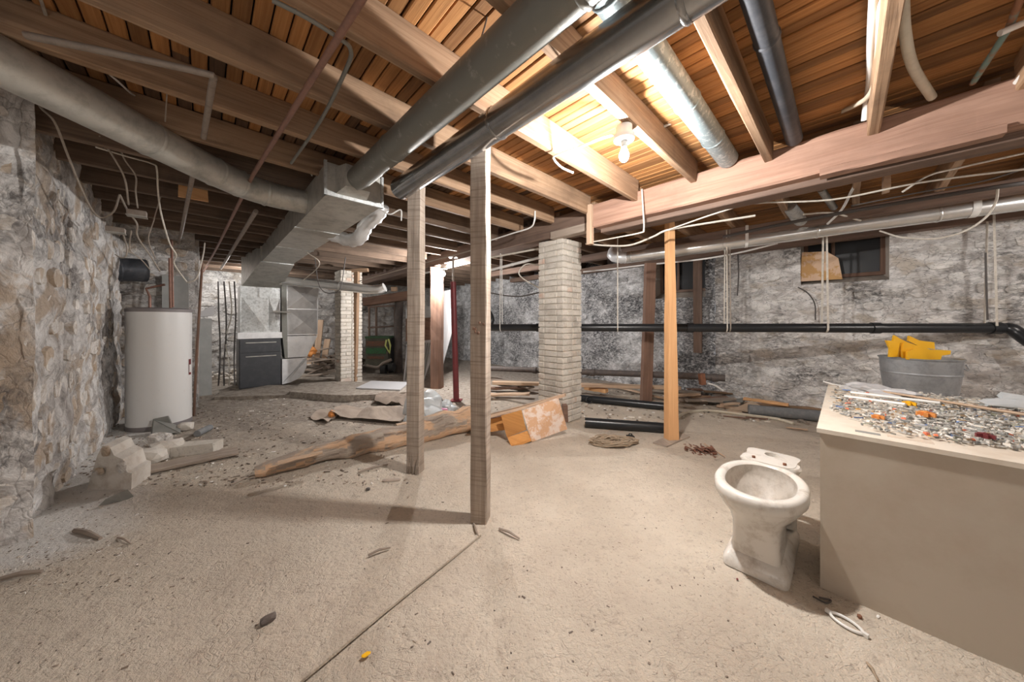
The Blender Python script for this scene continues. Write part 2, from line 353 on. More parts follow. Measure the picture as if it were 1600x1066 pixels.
    def build(s, name, mat, parent=None, smooth=False, rec=True, ang=40):
        xs = [p for p in s.v]
        lo = Vector((min(p.x for p in xs), min(p.y for p in xs), min(p.z for p in xs)))
        hi = Vector((max(p.x for p in xs), max(p.y for p in xs), max(p.z for p in xs)))
        c = Vector(((lo.x + hi.x) / 2, (lo.y + hi.y) / 2, lo.z))
        me = bpy.data.meshes.new(name); me.from_pydata([p - c for p in s.v], [], s.f); me.validate()
        if len(me.polygons) == len(s.f):
            uvl = me.uv_layers.new(name='UVMap')
            for pi, po in enumerate(me.polygons):
                uu = s.uv[pi]
                for k, li in enumerate(po.loop_indices):
                    if uu: uvl.data[li].uv = uu[k]
                    else:
                        q = me.vertices[me.loops[li].vertex_index].co; uvl.data[li].uv = (q.x * .7 + q.y * .7, q.z + q.x * .3)
            if any(x is not None for x in s.c):
                ca = me.color_attributes.new('Col', 'FLOAT_COLOR', 'CORNER')
                for pi, po in enumerate(me.polygons):
                    cc = s.c[pi] or (.5, .5, .5)
                    for li in po.loop_indices: ca.data[li].color = (*cc, 1)
        if rec:
            bm = bmesh.new(); bm.from_mesh(me); bmesh.ops.recalc_face_normals(bm, faces=bm.faces); bm.to_mesh(me); bm.free()
        me.materials.append(M[mat] if isinstance(mat, str) else mat)
        if smooth:
            for po in me.polygons: po.use_smooth = True
            try: me.set_sharp_from_angle(angle=math.radians(ang))
            except Exception: pass
        o = bpy.data.objects.new(name, me); COL.objects.link(o)
        o.location = c
        if parent is not None:
            o.parent = parent; o.location = c - wloc(parent)
        return o
def wloc(o):
    l = Vector(o.location)
    while o.parent: o = o.parent; l += Vector(o.location)
    return l
def thing(name, label, cat, loc=(0, 0, 0), group=None):
    o = bpy.data.objects.new(name, None); COL.objects.link(o); o.location = loc; o.empty_display_size = .1
    o['label'] = label; o['category'] = cat
    if group: o['group'] = group
    return o
def tag(o, label, cat, group=None, stuff=False):
    o['label'] = label; o['category'] = cat
    if group: o['group'] = group
    if stuff: o['kind'] = 'stuff'
    return o
def struct(o): o['kind'] = 'structure'; return o
def spline(pts, n=6):
    pts = [Vector(p) for p in pts]
    if len(pts) < 3:
        return [pts[0].lerp(pts[-1], i / n) for i in range(n + 1)]
    q = [pts[0] * 2 - pts[1]] + pts + [pts[-1] * 2 - pts[-2]]; out = []
    for i in range(1, len(q) - 2):
        for k in range(n):
            t = k / n; a, b, c, d = q[i - 1], q[i], q[i + 1], q[i + 2]
            out.append(.5 * ((2 * b) + (c - a) * t + (2 * a - 5 * b + 4 * c - d) * t * t + (3 * b - a - 3 * c + d) * t ** 3))
    out.append(q[-2]); return out
def rock(mb, c, sx, sy, sz, rot=0, sub=1, jag=.25, col=None, flat=True):
    bm = bmesh.new(); bmesh.ops.create_icosphere(bm, subdivisions=sub, radius=1)
    sd = Vector((R() * 90, R() * 90, R() * 90)); vs = []
    for v in bm.verts:
        k = 1 + noise.noise(v.co * 1.3 + sd) * jag * 2 + rr(-jag, jag) * .4
        q = v.co * k
        if flat: q = Vector((max(-.8, min(.8, q.x)), max(-.8, min(.8, q.y)), max(-.75, min(.75, q.z))))
        q = Vector((q.x * sx, q.y * sy, q.z * sz)); q.rotate(Matrix.Rotation(rot, 3, 'Z'))
        vs.append(Vector(c) + q)
    mb.add(vs, [[v.index for v in f.verts] for f in bm.faces], None, col); bm.free()

# ------------------------------------------------------------------ THE SETTING
ZJ = 2.52; ZT = 2.72          # joist undersides, floorboard undersides
UW = 6.36                     # long right-hand wall
U0 = -3.2; V0 = -2.6; VF = 10.6
# floor
def grid_floor():
    mb = MB(); nx = 230; ny = 250; x0, x1, y0, y1 = -11.5, 8.5, -3.9, 12.6
    xs = [x0 + (x1 - x0) * i / nx for i in range(nx + 1)]; ys = [y0 + (y1 - y0) * i / ny for i in range(ny + 1)]
    idx = {}
    for j, y in enumerate(ys):
        for i, x in enumerate(xs):
            idx[i, j] = len(mb.v); mb.v.append(Vector((x, y, ground(x, y))))
    for j in range(ny):
        for i in range(nx):
            mb.f.append([idx[i, j], idx[i + 1, j], idx[i + 1, j + 1], idx[i, j + 1]]); mb.uv.append(None); mb.c.append(None)
    return mb
fl = struct(grid_floor().build('floor', 'floor', None, True))

def rubble_wall(name, o, e, length, nrm, mat, stonemat, holes=(), height=2.74, cell=.05, amp=.045, rows=14, wmin=.16, wmax=.46,
                proud=.03, maxst=300, uvis=None, thick=.12, seed=0, matf=None):
    """o: base point, e: horizontal unit dir, nrm: normal into the room; holes (s0,s1,z0,z1)"""
    o = Vector(o); nx = int(length / cell); nz = int(height / cell); mb = MB(); idx = {}
    sd = Vector((seed * 13.7, 5, 2))
    def hole(s, z): return any(a < s < b and c < z < d for a, b, c, d in holes)
    for j in range(nz + 1):
        for i in range(nx + 1):
            s = length * i / nx; z = height * j / nz - .03
            p = o + e * s + ZV * z
            k = noise.noise(p * 2.2 + sd) * amp + noise.noise(p * 6 + sd) * amp * .55 + noise.noise(p * 14 + sd) * amp * .25
            idx[i, j] = len(mb.v); mb.v.append(p + nrm * k)
    for j in range(nz):
        for i in range(nx):
            if hole(length * (i + .5) / nx, height * (j + .5) / nz): continue
            mb.f.append([idx[i, j], idx[i + 1, j], idx[i + 1, j + 1], idx[i, j + 1]]); mb.uv.append(None); mb.c.append(None)
    w = struct(mb.build(name, mat, None, True, rec=False, ang=60))
    # stones in rough courses
    st = []; z = .0; rs = random.Random(seed + 5)
    while z < height - .08:
        h = rs.uniform(.12, .26); s = rs.uniform(-.1, .1)
        while s < length - .05:
            ww = rs.uniform(wmin, wmax)
            cs = s + ww / 2; cz = z + h / 2 + rs.uniform(-.02, .02)
            if rs.random() < .82 and not any(a - ww * .45 < cs < b + ww * .45 and c - h * .5 < cz < d + h for a, b, c, d in holes) and (uvis is None or uvis[0] < cs < uvis[1]) and cs - ww / 2 > -.02 and cs + ww / 2 < length + .02:
                st.append((cs, cz, ww * rs.uniform(.78, .95), h * rs.uniform(.72, .95)))
            s += ww
        z += h
    rs.shuffle(st)
    if len(st) > maxst: rest = st[maxst:]; st = st[:maxst]
    else: rest = []
    def stone(mbb, cs, cz, ww, h):
        n = 9; c = o + e * cs + ZV * cz; base = noise.noise(c * 2.2 + sd) * amp
        a0 = rs.random() * 6; outer = []; mid = []
        pr = proud * rs.uniform(.5, 1.5)
        for k in range(n):
            a = a0 + 2 * math.pi * k / n; q = rs.uniform(.82, 1.08)
            x = math.copysign(abs(math.cos(a)) ** .7, math.cos(a)) * ww / 2 * q; y = math.copysign(abs(math.sin(a)) ** .7, math.sin(a)) * h / 2 * q
            outer.append(c + e * x + ZV * y + nrm * (base - .05))
            mid.append(c + e * x * .86 + ZV * y * .82 + nrm * (base + pr * rs.uniform(.6, 1.1)))
        vs = outer + mid + [c + nrm * (base + pr * 1.15)]
        fs = [[k, (k + 1) % n, n + (k + 1) % n, n + k] for k in range(n)] + [[n + k, n + (k + 1) % n, 2 * n] for k in range(n)]
        mbb.add(vs, fs)
    for a in st:
        m2 = MB(); stone(m2, *a)
        sm = stonemat if matf is None else matf(a[0], a[1], stonemat)
        m2.build('stone', sm, w, True, ang=50)
    if rest:
        m2 = MB()
        for a in rest: stone(m2, *a)
        q = m2.build('small_stones', stonemat, w, True, ang=50); q['kind'] = 'stuff'
    return w
# right-hand wall along AV, from v=-2.6 to 10.6, normal -BV ; split into two pieces at v=1.2 (sooty left part beyond)
H1 = (-.42, .47, 1.87, 2.60); H2 = (1.68, 2.56, 1.80, 2.60)
VS = 1.55
wr = rubble_wall('wall_right', B(UW, V0), AV, VS - V0, -BV, 'wallright', 'stoneright', holes=[(H1[0] - V0, H1[1] - V0, H1[2], H1[3])], seed=1, uvis=(.7, 9), wmin=.16, wmax=.42, proud=.016)
wr2 = rubble_wall('wall_right', B(UW, VS), AV, VF - VS, -BV, 'wallblack', 'wallblack', holes=[(H2[0] - VS, H2[1] - VS, H2[2], H2[3])], seed=2, maxst=260, wmin=.25, wmax=.6, proud=.014)
wl = rubble_wall('wall_left', B(-.80, 3.40), AV, 3.35, BV, 'wallleft', 'stoneleft', seed=3, wmin=.14, wmax=.38, cell=.035, proud=.004, amp=.055)
wp = rubble_wall('wall_left', B(-2.2, 3.40), BV, 1.46, -AV, 'wallleft', 'stoneleft', seed=4, wmin=.07, wmax=.15, cell=.02, amp=.05, proud=.004, uvis=(1.05, 1.42), maxst=120)
wj = rubble_wall('wall_left', B(-.85, 6.75), BV, .75, -AV, 'wallright', 'stoneleft', seed=5, wmin=.14, wmax=.3, cell=.05)
wf = rubble_wall('wall_far', B(-1.0, VF), BV, 7.4, -AV, 'wallright', 'stoneright', seed=6, wmin=.25, wmax=.5, maxst=200)
mb = MB(); mb.bb(-2.3, -.87, 3.50, 3.62, 0, 2.72); mb.bb(-.99, -.89, 3.5, 6.8, 0, 2.72); struct(mb.build('wall_left', 'wallleft'))
mb = MB(); mb.bb(-.16, -.06, 6.85, 10.6, 0, 2.72); struct(mb.build('wall_left', 'wallleft'))
mb = MB(); mb.bb(U0 - .2, U0, V0, 3.4, 0, 2.72); mb.bb(U0 - .2, -2.2, 3.5, 3.7, 0, 2.72); struct(mb.build('wall_left', 'wallleft'))
mb = MB(); mb.bb(U0, UW, V0 - .2, V0, 0, 2.72); struct(mb.build('wall_near', 'wallleft'))

# window recesses in the right wall
def recess(name, v0, v1, z0, z1, dep, splay, boardmat):
    mb = MB(); u = UW + .02
    a = [B(u - .03, v0, z0), B(u - .03, v1, z0), B(u - .03, v1, z1), B(u - .03, v0, z1)]
    a = [B(u - .01, v0 - .07, z0 - .07), B(u - .01, v1 + .07, z0 - .07), B(u - .01, v1 + .07, z1), B(u - .01, v0 - .07, z1)]
    b = [B(u + dep, v0 + splay, z0 + .07), B(u + dep, v1 - splay, z0 + .07), B(u + dep, v1 - splay, z1), B(u + dep, v0 + splay, z1)]
    mb.add(a + b, [(0, 1, 5, 4), (1, 2, 6, 5), (2, 3, 7, 6), (3, 0, 4, 7)])
    w = struct(mb.build(name, 'concrete', None, rec=False))
    m = MB(); m.add([p + BV * .01 for p in b], [(0, 1, 2, 3)]); m.build('pane', 'darkglass', w, rec=False)
    m = MB()
    m.timber(b[0] - BV * .02 + ZV * .02, b[1] - BV * .02 + ZV * .02, .05, .05, BV, 3)
    m.timber(b[0].lerp(b[1], .62) - BV * .02, b[3].lerp(b[2], .62) - BV * .02, .035, .04, BV, 3)
    m.timber(b[0] - BV * .02, b[3] - BV * .02, .05, .05, BV, 3); m.timber(b[1] - BV * .02, b[2] - BV * .02, .05, .05, BV, 3)
    m.build('window_frame', boardmat, w)
    return w
recess('window_1', *H1, .26, .06, 'oldpost')
recess('window_2', *H2, .22, .03, 'darkbeam')
mb = MB(); mb.prism([B(UW + .04, .46, 1.90), B(UW + .10, .02, 1.90), B(UW + .10, .06, 2.20), B(UW + .06, .18, 2.31), B(UW + .04, .44, 2.33)], BV * .012)
tag(mb.build('fibreboard_panel', 'osb'), 'two-tone orange fibreboard sheet propped in the window recess of the stone wall', 'board')
mb = MB(); mb.timber(B(UW - .07, 1.80, .75), B(UW - .07, 1.80, 2.5), .14, .04, AV, 5)
tag(mb.build('upright_board', 'darkbeam'), 'black sooty upright board against the wall in front of the dark recess', 'board')
mb = MB()
mb.timber(B(UW - .10, V0 + .1, 2.46), B(UW - .10, 6.5, 2.46), .16, .11, BV, 30, .006)
struct(mb.build('trim_1', 'darkbeam'))

# ceiling: boards + joists as pieces of it
ceil = bpy.data.objects.new('ceiling', None); COL.objects.link(ceil); ceil.location = B(2, 2, ZT); struct(ceil)
nb = 0; u = U0; bw = .0715
while u < UW + .3:
    cut = [V0 - .1, rr(2.2, 3.4), VF + .2]
    for a, b in zip(cut, cut[1:]):
        if nb >= 299: break
        m = MB(); dz = rr(-.004, .004)
        m.timber(B(u + bw / 2, a + .002, ZT + .013 + dz), B(u + bw / 2, b - .002, ZT + .013 + dz), bw - .007, .026, BV, 2, 0, ch=.005)
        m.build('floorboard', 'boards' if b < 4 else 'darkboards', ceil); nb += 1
    u += bw
mb = MB(); mb.bb(U0, UW + .3, V0, VF + .2, ZT + .03, ZT + .06); mb.build('deck', 'black', ceil)
UB0, UB1 = 3.10, 3.42
JV = [-2.25, -1.72, -1.19, -.66, -.13, .40, .92, 1.45, 2.0] + [2.0 + .525 * k for k in range(1, 17)]
for v in JV:
    m = MB()
    lo = U0 if v < 3.45 else -.1
    if 3.45 < v < 6.7: lo = -.85
    zb = ZJ + rr(-.012, .012)
    m.timber(B(lo, v + rr(-.02, .02), (zb + ZT) / 2), B(UB0 + .03, v, (zb + ZT) / 2), .052, ZT - zb, AV, 12, .0025, warp=.004)
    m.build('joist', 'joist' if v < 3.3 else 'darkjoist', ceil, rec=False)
    m = MB()
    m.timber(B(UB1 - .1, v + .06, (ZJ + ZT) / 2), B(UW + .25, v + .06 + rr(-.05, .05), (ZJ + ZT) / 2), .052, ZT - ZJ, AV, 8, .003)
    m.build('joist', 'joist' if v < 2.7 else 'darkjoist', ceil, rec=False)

# ------------------------------------------------------------------ BEAMS
bt = thing('main_beam', 'long reddish hewn timber beam crossing overhead to the brick column', 'beam', B(3.25, 0, 2.34))
mb = MB(); mb.timber(B(3.255, V0, 2.475), B(3.255, 1.93, 2.475), .30, .26, BV, 26, .004, ch=.012)
mb.build('timber', 'beam', bt)
mb = MB(); mb.timber(B(3.12, -.60, 2.335), B(3.12, .12, 2.335), .09, .05, BV, 6, .004); mb.build('nailed_strip', 'beam', bt)
mb = MB(); mb.timber(B(3.30, -.9, 2.325), B(3.30, 1.9, 2.325), .17, .05, BV, 10, .004); mb.build('lower_timber', 'darkbeam', bt)
mb = MB(); mb.timber(B(3.10, 1.965, 2.16), B(3.10, 1.965, 2.60), .065, .06, BV, 3, .003); mb.build('end_block', 'paleply', bt)
b2 = thing('rear_beam', 'dark brown timber beam running from above the brick column towards the far bulb', 'beam', B(3.35, 4, 2.38))
mb = MB(); mb.timber(B(3.34, 2.0, 2.51), B(3.34, 10.5, 2.47), .28, .24, BV, 24, .005, ch=.012); mb.build('timber', 'darkbeam', b2)
mb = MB(); mb.timber(B(3.24, 2.02, 2.40), B(3.24, 2.6, 2.40), .12, .09, BV, 3, .003); mb.build('block', 'greywood', b2)
mb = MB(); mb.timber(B(5.0, -2.4, 2.46), B(5.0, 6.0, 2.44), .10, .12, BV, 16, .004)
tag(mb.build('cross_bearer', 'darkbeam'), 'dark timber bearer under the joists behind the aluminium duct', 'beam')
for (x, y, z, l, s) in ((300, 298, ZJ, .16, .10), (935, 290, ZJ, .10, .08)):
    pass
# bridging blocks and odd nailers
for i, (x, y, lb) in enumerate(((302, 300, 'bright orange offcut block nailed under the dark joists at far left'), (1385, 285, 'pale rough wood block packed above the duct right of the beam'))):
    c = H(x, y, ZJ + .02); mb = MB(); mb.box(c, BV * .10, AV * .02, ZV * .07, jit=.006)
    tag(mb.build('wood_block', 'newwood' if i == 0 else 'paleply'), lb, 'wood block')

# ------------------------------------------------------------------ BRICK PIERS
def brick_pier(u0, v0, size, z0, z1, name, label):
    root = thing(name, label, 'column', B(u0 + size / 2, v0 + size / 2, z0))
    m = MB(); m.bb(u0 + .016, u0 + size - .016, v0 + .016, v0 + size - .016, z0, z1 - .01); m.build('mortar_core', 'mortar', root)
    H_ = .075; n = int((z1 - z0) / H_); H_ = (z1 - z0) / n; d = .1
    protos = {}
    def mesh(L, k):
        if (L, k) in protos: return protos[L, k]
        bm = bmesh.new(); bmesh.ops.create_cube(bm, size=1)
        for v in bm.verts: v.co = Vector((v.co.x * (L - .012), v.co.y * d, v.co.z * (H_ - .013)))
        bmesh.ops.bevel(bm, geom=bm.edges[:], offset=.006, segments=1, affect='EDGES')
        for v in bm.verts: v.co += Vector((rr(-.004, .004), rr(-.004, .004), rr(-.003, .003)))
        me = bpy.data.meshes.new('brick'); bm.to_mesh(me); bm.free(); me.materials.append(M['brick']); protos[L, k] = me; return me
    for i in range(n):
        z = z0 + (i + .5) * H_
        for sd in range(4):
            ang = TH + sd * math.pi / 2
            dx = Vector((math.cos(ang), math.sin(ang), 0)); dy = Vector((-math.sin(ang), math.cos(ang), 0))
            c = B(u0 + size / 2, v0 + size / 2, z)
            run = size - d
            la = run * (.66 if (i + sd) % 2 else .34); st = -size / 2 + (0 if i % 2 else d)
            s0 = st
            for L in (round(la, 3), round(run - la, 3)):
                o = bpy.data.objects.new('brick', mesh(L, random.randrange(3))); COL.objects.link(o); o.parent = root
                q = c + dx * (s0 + L / 2) - dy * (size / 2 - d / 2 - rr(0, .006))
                o.location = q - root.location; o.rotation_euler = (0, 0, ang + rr(-.015, .015)); s0 += L
    return root
brick_pier(3.26, 2.46, .42, 0, 2.375, 'brick_column', 'limewashed cream brick column carrying the main beam in the middle of the cellar')
brick_pier(1.97, 7.0, .42, 0, 2.35, 'brick_column', 'smaller far brick column right of the furnace ducting')

# ------------------------------------------------------------------ POSTS
def post(name, label, p0, p1, w, h, rot, mat, w1=None, h1=None, splinter=False, seg=14, jit=.003):
    side = Vector((math.cos(rot), math.sin(rot), 0)); m = MB()
    m.timber(p0, p1, w, h, side, seg, jit, w1=w1, h1=h1, ch=.005)
    r = thing(name, label, 'post', p0)
    m.build('shaft', mat, r)
    if splinter:
        m = MB(); p0 = Vector(p0)
        for k in range(16):
            a = rr(-.5, .5) * w; q = p0 + side * a + Vector((side.y, -side.x, 0)) * (h / 2 - .002)
            m.tube([q + ZV * rr(.10, .2), q + ZV * .07 + Vector((side.y, -side.x, 0)) * .008, q + Vector((side.y, -side.x, 0)) * rr(.004, .02) + ZV * rr(0, .02)], [.002, .006, .002], 4)
        m.build('splinters', mat, r); 
    return r
g = G(751, 812)
nr = post('support_post', 'nearest weathered square timber post with a knot hole, standing alone on the sand', g, Vector((g.x, g.y, ZJ)), .108, .10, math.radians(-13), 'post')
m = MB(); kc = P(741, 513, 2.04)
for k in range(7): rock(m, P(743 + rr(-5, 14), 512 + rr(-9, 9), 2.035), .008, .004, .014, sub=1)
q = m.build('knot', 'oldpost', nr); q['kind'] = 'stuff'
g = G(649, 737)
post('support_post', 'second weathered timber post with a splintered foot, just left of the nearest post', g, Vector((g.x + .01, g.y, ZJ)), .118, .10, math.radians(-10), 'post', splinter=True)
g = G(1049, 686, .018)
fp = post('support_post', 'bright orange new pine post tapering to the top, right of the brick column', g, Vector((P(1050, 348, g.y).x, g.y + .05, 2.43)), .125, .09, math.radians(10), 'newwood', w1=.075, h1=.07)
mb = MB(); a = [G(1020, 694, 0.002), G(1042, 700, 0.002), G(1078, 684, 0.002), G(1060, 676, 0.002)]; mb.prism(a, ZV * .018)
tag(mb.build('foot_plate', 'greywood'), 'dusty plywood pad lying under the orange pine post', 'board')
post('support_post', 'dark brown rough timber post leaning behind the orange pine post', G(1009, 632), P(1016, 411, 4.7), .16, .09, .1, 'oldpost', w1=.14)
post('support_post', 'stout stained brown timber post beside the far glowing bulb', G(683, 607) , P(683, 418, 6.25), .21, .16, -.1, 'oldpost', seg=10, jit=.006)
tp = post('support_post', 'thin reddish timber prop with a short cross head in front of the far brick column', G(554, 601), P(558, 424, 6.6), .09, .07, -.3, 'joist')
m = MB(); m.timber(P(540, 424, 6.6), P(575, 422, 6.6), .08, .07, None, 3); m.build('cross_head', 'joist', tp)
m = MB(); q = G(622, 583); m.tube([q, q + ZV * 1.0, P(624, 472, q.y)], [.11, .1, .1], 12)
tag(m.build('round_post', 'cast', None, True), 'round brown bark-covered post beside the green striped cart', 'post')
rp = thing('jack_post', 'slim oxide-red steel jack post standing beside the far bulb', 'post', G(713, 626))
q = G(713, 626); m = MB(); m.tube([q + ZV * .01, Vector((P(708, 440, 5.28).x, q.y, 1.96))], .048, 14, True); m.build('tube', 'red', rp, True)
m = MB(); m.tube([Vector((P(708, 440, 5.28).x, q.y, 1.95)), Vector((P(708, 440, 5.28).x, q.y, 2.36))], .018, 8); m.build('screw', 'iron', rp, True)
m = MB(); m.box(q + ZV * .006, Vector((.09, 0, 0)), Vector((0, .09, 0)), ZV * .006); m.build('foot_plate', 'red', rp)
m = MB(); m.box(Vector((P(708, 440, 5.28).x, q.y, 2.365)), Vector((.07, 0, 0)), Vector((0, .07, 0)), ZV * .006); m.build('head_plate', 'iron', rp)

# ------------------------------------------------------------------ DUCTS
def round_duct(name, label, pts, r, mat, seams=(), n=20, elbow=None):
    root = thing(name, label, 'duct', pts[0]); m = MB(); m.tube(pts, r, n, True); m.build('pipe', mat, root, True)
    pts = [Vector(p) for p in pts]; L = [(b - a).length for a, b in zip(pts, pts[1:])]; T = sum(L)
    for s in seams:
        d = s * T; i = 0
        while i < len(L) - 1 and d > L[i]: d -= L[i]; i += 1
        p = pts[i].lerp(pts[i + 1], d / L[i]); dr = (pts[i + 1] - pts[i]).normalized()
        rad = r if not isinstance(r, (list, tuple)) else r[i]
        m = MB(); m.tube([p - dr * .012, p - dr * .005, p + dr * .005, p + dr * .012], [rad + .001, rad + .005, rad + .005, rad + .001], n, False); m.build('seam', mat, root, True)
    return root
# trunk
tr = thing('trunk_duct', 'large rectangular galvanised trunk duct running back to the furnace', 'duct', B(.9, 4.5, 2.3))
m = MB(); m.bb(.69, 1.11, 2.80, 6.65, 2.30, 2.55); m.build('near_section', 'galvdull', tr)
m = MB()
a = [B(.67, 6.66, 2.29), B(1.13, 6.66, 2.29), B(1.13, 6.66, 2.55), B(.67, 6.66, 2.55)]; b = [B(.52, 8.10, 1.98), B(1.14, 8.10, 1.98), B(1.14, 8.10, 2.55), B(.52, 8.10, 2.55)]
m.add(a + b, [(0, 1, 2, 3), (4, 5, 6, 7), (0, 1, 5, 4), (1, 2, 6, 5), (2, 3, 7, 6), (3, 0, 4, 7)]); m.build('transition', 'galvdull', tr)
m = MB(); m.bb(.672, 1.128, 2.79, 2.815, 2.29, 2.325); m.bb(.67, .69, 2.79, 2.815, 2.29, 2.56); m.bb(1.11, 1.13, 2.79, 2.815, 2.29, 2.56); m.build('flange', 'galv', tr)
m = MB(); m.bb(.672, 1.128, 6.64, 6.665, 2.285, 2.30); m.build('flange', 'galv', tr)
for v in (4.0, 5.2): m = MB(); m.bb(.682, 1.118, v, v + .02, 2.294, 2.30); m.build('drive_cleat', 'galv', tr)
m = MB(); m.add([B(.75, 2.80, 2.315), B(.99, 2.80, 2.315), B(.96, 2.64, 2.34), B(.78, 2.64, 2.34), B(.75, 2.80, 2.53), B(.99, 2.80, 2.53), B(.96, 2.64, 2.51), B(.78, 2.64, 2.51)],
      [(0, 1, 2, 3), (4, 7, 6, 5), (0, 3, 7, 4), (1, 5, 6, 2), (3, 2, 6, 7)]); m.build('take_off', 'galvdull', tr)
round_duct('round_duct', 'dusty dark round duct running overhead from the trunk duct towards the camera', [B(.87, 2.74, 2.42), B(.87, 1.2, 2.40), B(.87, .42, 2.40)], .083, 'galvdark', (.32, .93))
round_duct('round_duct', 'mottled grey duct elbow turning up between joists at the top of the picture', spline([B(.87, .44, 2.40), B(.87, .30, 2.42), B(.88, .20, 2.50), B(.90, .12, 2.69)], 4), .10, 'galvdull', (.05, .4, .75))
round_duct('round_duct', 'shiny black metal round duct crossing overhead in front of the near post', [B(1.17, 2.55, 2.40), B(1.17, 1.0, 2.40), B(1.17, -.35, 2.41)], .083, 'chrome', (.42, .75))
round_duct('round_duct', 'pale galvanised round duct entering the trunk duct from upper left', spline([Vector((-2.22, .55, 2.43)), Vector((-2.22, 1.6, 2.43)), Vector((-2.24, 2.45, 2.43)), Vector((-2.17, 2.80, 2.43)), Vector((-1.95, 3.03, 2.43))], 6), .105, 'galvdull', (.55, .72, .80, .88))
fe = thing('duct_elbow', 'bright crumpled foil duct elbow leaving the right side of the trunk duct', 'duct', P(560, 370, 3.7))
m = MB(); pts = spline([B(1.08, 4.35, 2.38), P(545, 375, 3.85), P(562, 371, 3.7), P(572, 352, 3.6), P(590, 335, 3.5), P(598, 320, 3.45)], 4)
m.tube(pts, [.07 + .012 * (i % 2) for i in range(len(pts))], 14, True); m.build('foil', 'galvbright', fe, True)
m = MB(); m.tube([P(600, 308, 3.4), P(560, 400, 3.65)], .006, 5); 
round_duct('round_duct', 'aluminium round duct running level from the furnace to the right of the far brick column', spline([P(430, 437, 6.4), P(470, 441, 6.3), P(530, 447, 6.2), P(585, 453, 6.15), P(601, 449, 6.15)], 4), .088, 'brightduct', (.3, .62))
rd = round_duct('round_duct', 'long bright aluminium duct sloping up to the right along the stone wall', [P(978, 403, 4.9), Vector((4.8, 3.0, 2.43)), Vector((5.27, 2.71, 2.444))], .085, 'brightduct', (.02, .30, .52, .74, .93))
m = MB(); m.tube(spline([P(978, 403, 4.9), P(966, 402, 4.92), P(958, 398, 4.97), P(962, 390, 5.05)], 4), [.09, .085, .094, .086, .094, .086, .094, .086, .094, .086, .094, .086, .09], 16, True); m.build('elbow', 'galvbright', rd, True)
for x, hh in ((1166, 45), (1518, 60)):
    # white hanger straps round the duct
    tt = (x - 978) / (1600 - 978)
    xx = (x - 800) / F; t_ = (xx * 4.9 - P(978, 403, 4.9).x) / ((4.8 - P(978, 403, 4.9).x) + xx * 1.9); c = P(978, 403, 4.9).lerp(Vector((4.8, 3.0, 2.43)), t_)
    m = MB(); e = Vector((.85, -.52, 0)); nn = Vector((-.52, -.85, 0)); w_ = .016 if x < 1300 else .026
    ring = []
    for k in range(13):
        a = math.pi * k / 12; ring.append(c + nn * math.cos(a) * .089 - ZV * math.sin(a) * .089)
    ring = [Vector((ring[0].x, ring[0].y, ZJ))] + ring + [Vector((ring[-1].x, ring[-1].y, ZJ))]
    for p1, p2 in zip(ring, ring[1:]): m.add([p1 - e * w_, p1 + e * w_, p2 + e * w_, p2 - e * w_], [(0, 1, 2, 3)])
    m.build('hanger_strap', 'white', rd, rec=False)
round_duct('round_duct', 'blue-grey galvanised pipe between two joists to the right of the ceiling bulb', [B(.9, .66, 2.63), B(3.08, .66, 2.63)], .072, 'bluegalv', (.12, .55, .8))
round_duct('round_duct', 'black sooty round pipe beside the rough dark joist above the main beam', [B(.7, .25, 2.61), B(3.05, .25, 2.61)], .048, 'darkduct', (.5,))
round_duct('round_duct', 'short blue-grey pipe end hanging under the joists behind the main beam', [P(1233, 322, 3.5), P(1256, 352, 3.75)], .06, 'galv', (.5,))
round_duct('round_duct', 'small blue-grey pipe stub just right of a larger one behind the main beam', [P(1283, 296, 3.3), P(1303, 325, 3.5)], .032, 'galv', ())
round_duct('round_duct', 'large black sooty cylinder duct at the end of the left stone wall', [P(165, 420, 4.0), P(228, 423, 4.3)], .15, 'darkduct', (.3,))

# ------------------------------------------------------------------ FURNACE GROUP
fr = thing('furnace', 'charcoal furnace cabinet under a galvanised plenum, left background', 'furnace', B(.81, 8.3, 0))
m = MB(); m.bb(.48, 1.14, 8.04, 8.75, .01, .97); m.build('cabinet', 'furnace', fr)
m = MB(); m.bb(.495, 1.125, 8.022, 8.04, .70, .955); fu = m.build('upper_panel', 'furnace', fr)
m = MB(); m.bb(.495, 1.125, 8.022, 8.04, .03, .69); fw = m.build('lower_panel', 'furnace', fr)
for z, par in ((.89, fu), (.62, fw)): m = MB(); m.bb(.58, 1.06, 8.012, 8.024, z - .008, z + .008); m.build('grille_slot', 'galvdull', par)
m = MB(); m.bb(.46, 1.16, 8.01, 8.76, .97, 1.09); m.build('base_collar', 'galvbright', fr)
pn = MB(); pn.bb(.50, 1.13, 8.05, 8.72, 1.09, 2.0); pn.build('plenum', 'galv', fr)
m = MB()
for (a0, a1, z0, z1) in ((.52, .92, 1.12, 1.78), (.94, 1.12, 1.12, 1.78)):
    c = B((a0 + a1) / 2, 8.03, (z0 + z1) / 2); q = [B(a0, 8.049, z0), B(a1, 8.049, z0), B(a1, 8.049, z1), B(a0, 8.049, z1)]
    m.add(q + [c], [(0, 1, 4), (1, 2, 4), (2, 3, 4), (3, 0, 4)])
m.build('plenum_panel', 'galv', fr, rec=False)
rt = thing('return_duct', 'bright galvanised return air drop with cross-broken panels right of the furnace', 'duct', B(1.5, 8.2, 0))
m = MB(); m.prism([B(1.22, 8.04, 2.12), B(1.82, 8.04, 2.12), B(1.80, 8.04, 1.02), B(1.22, 8.04, 1.02)], AV * .5); m.build('upper_box', 'galvbright', rt)
m = MB(); m.prism([B(1.22, 8.04, 1.0), B(1.80, 8.04, 1.0), B(1.60, 8.04, .55), B(1.22, 8.04, .55)], AV * .5); m.build('middle_box', 'galvbright', rt)
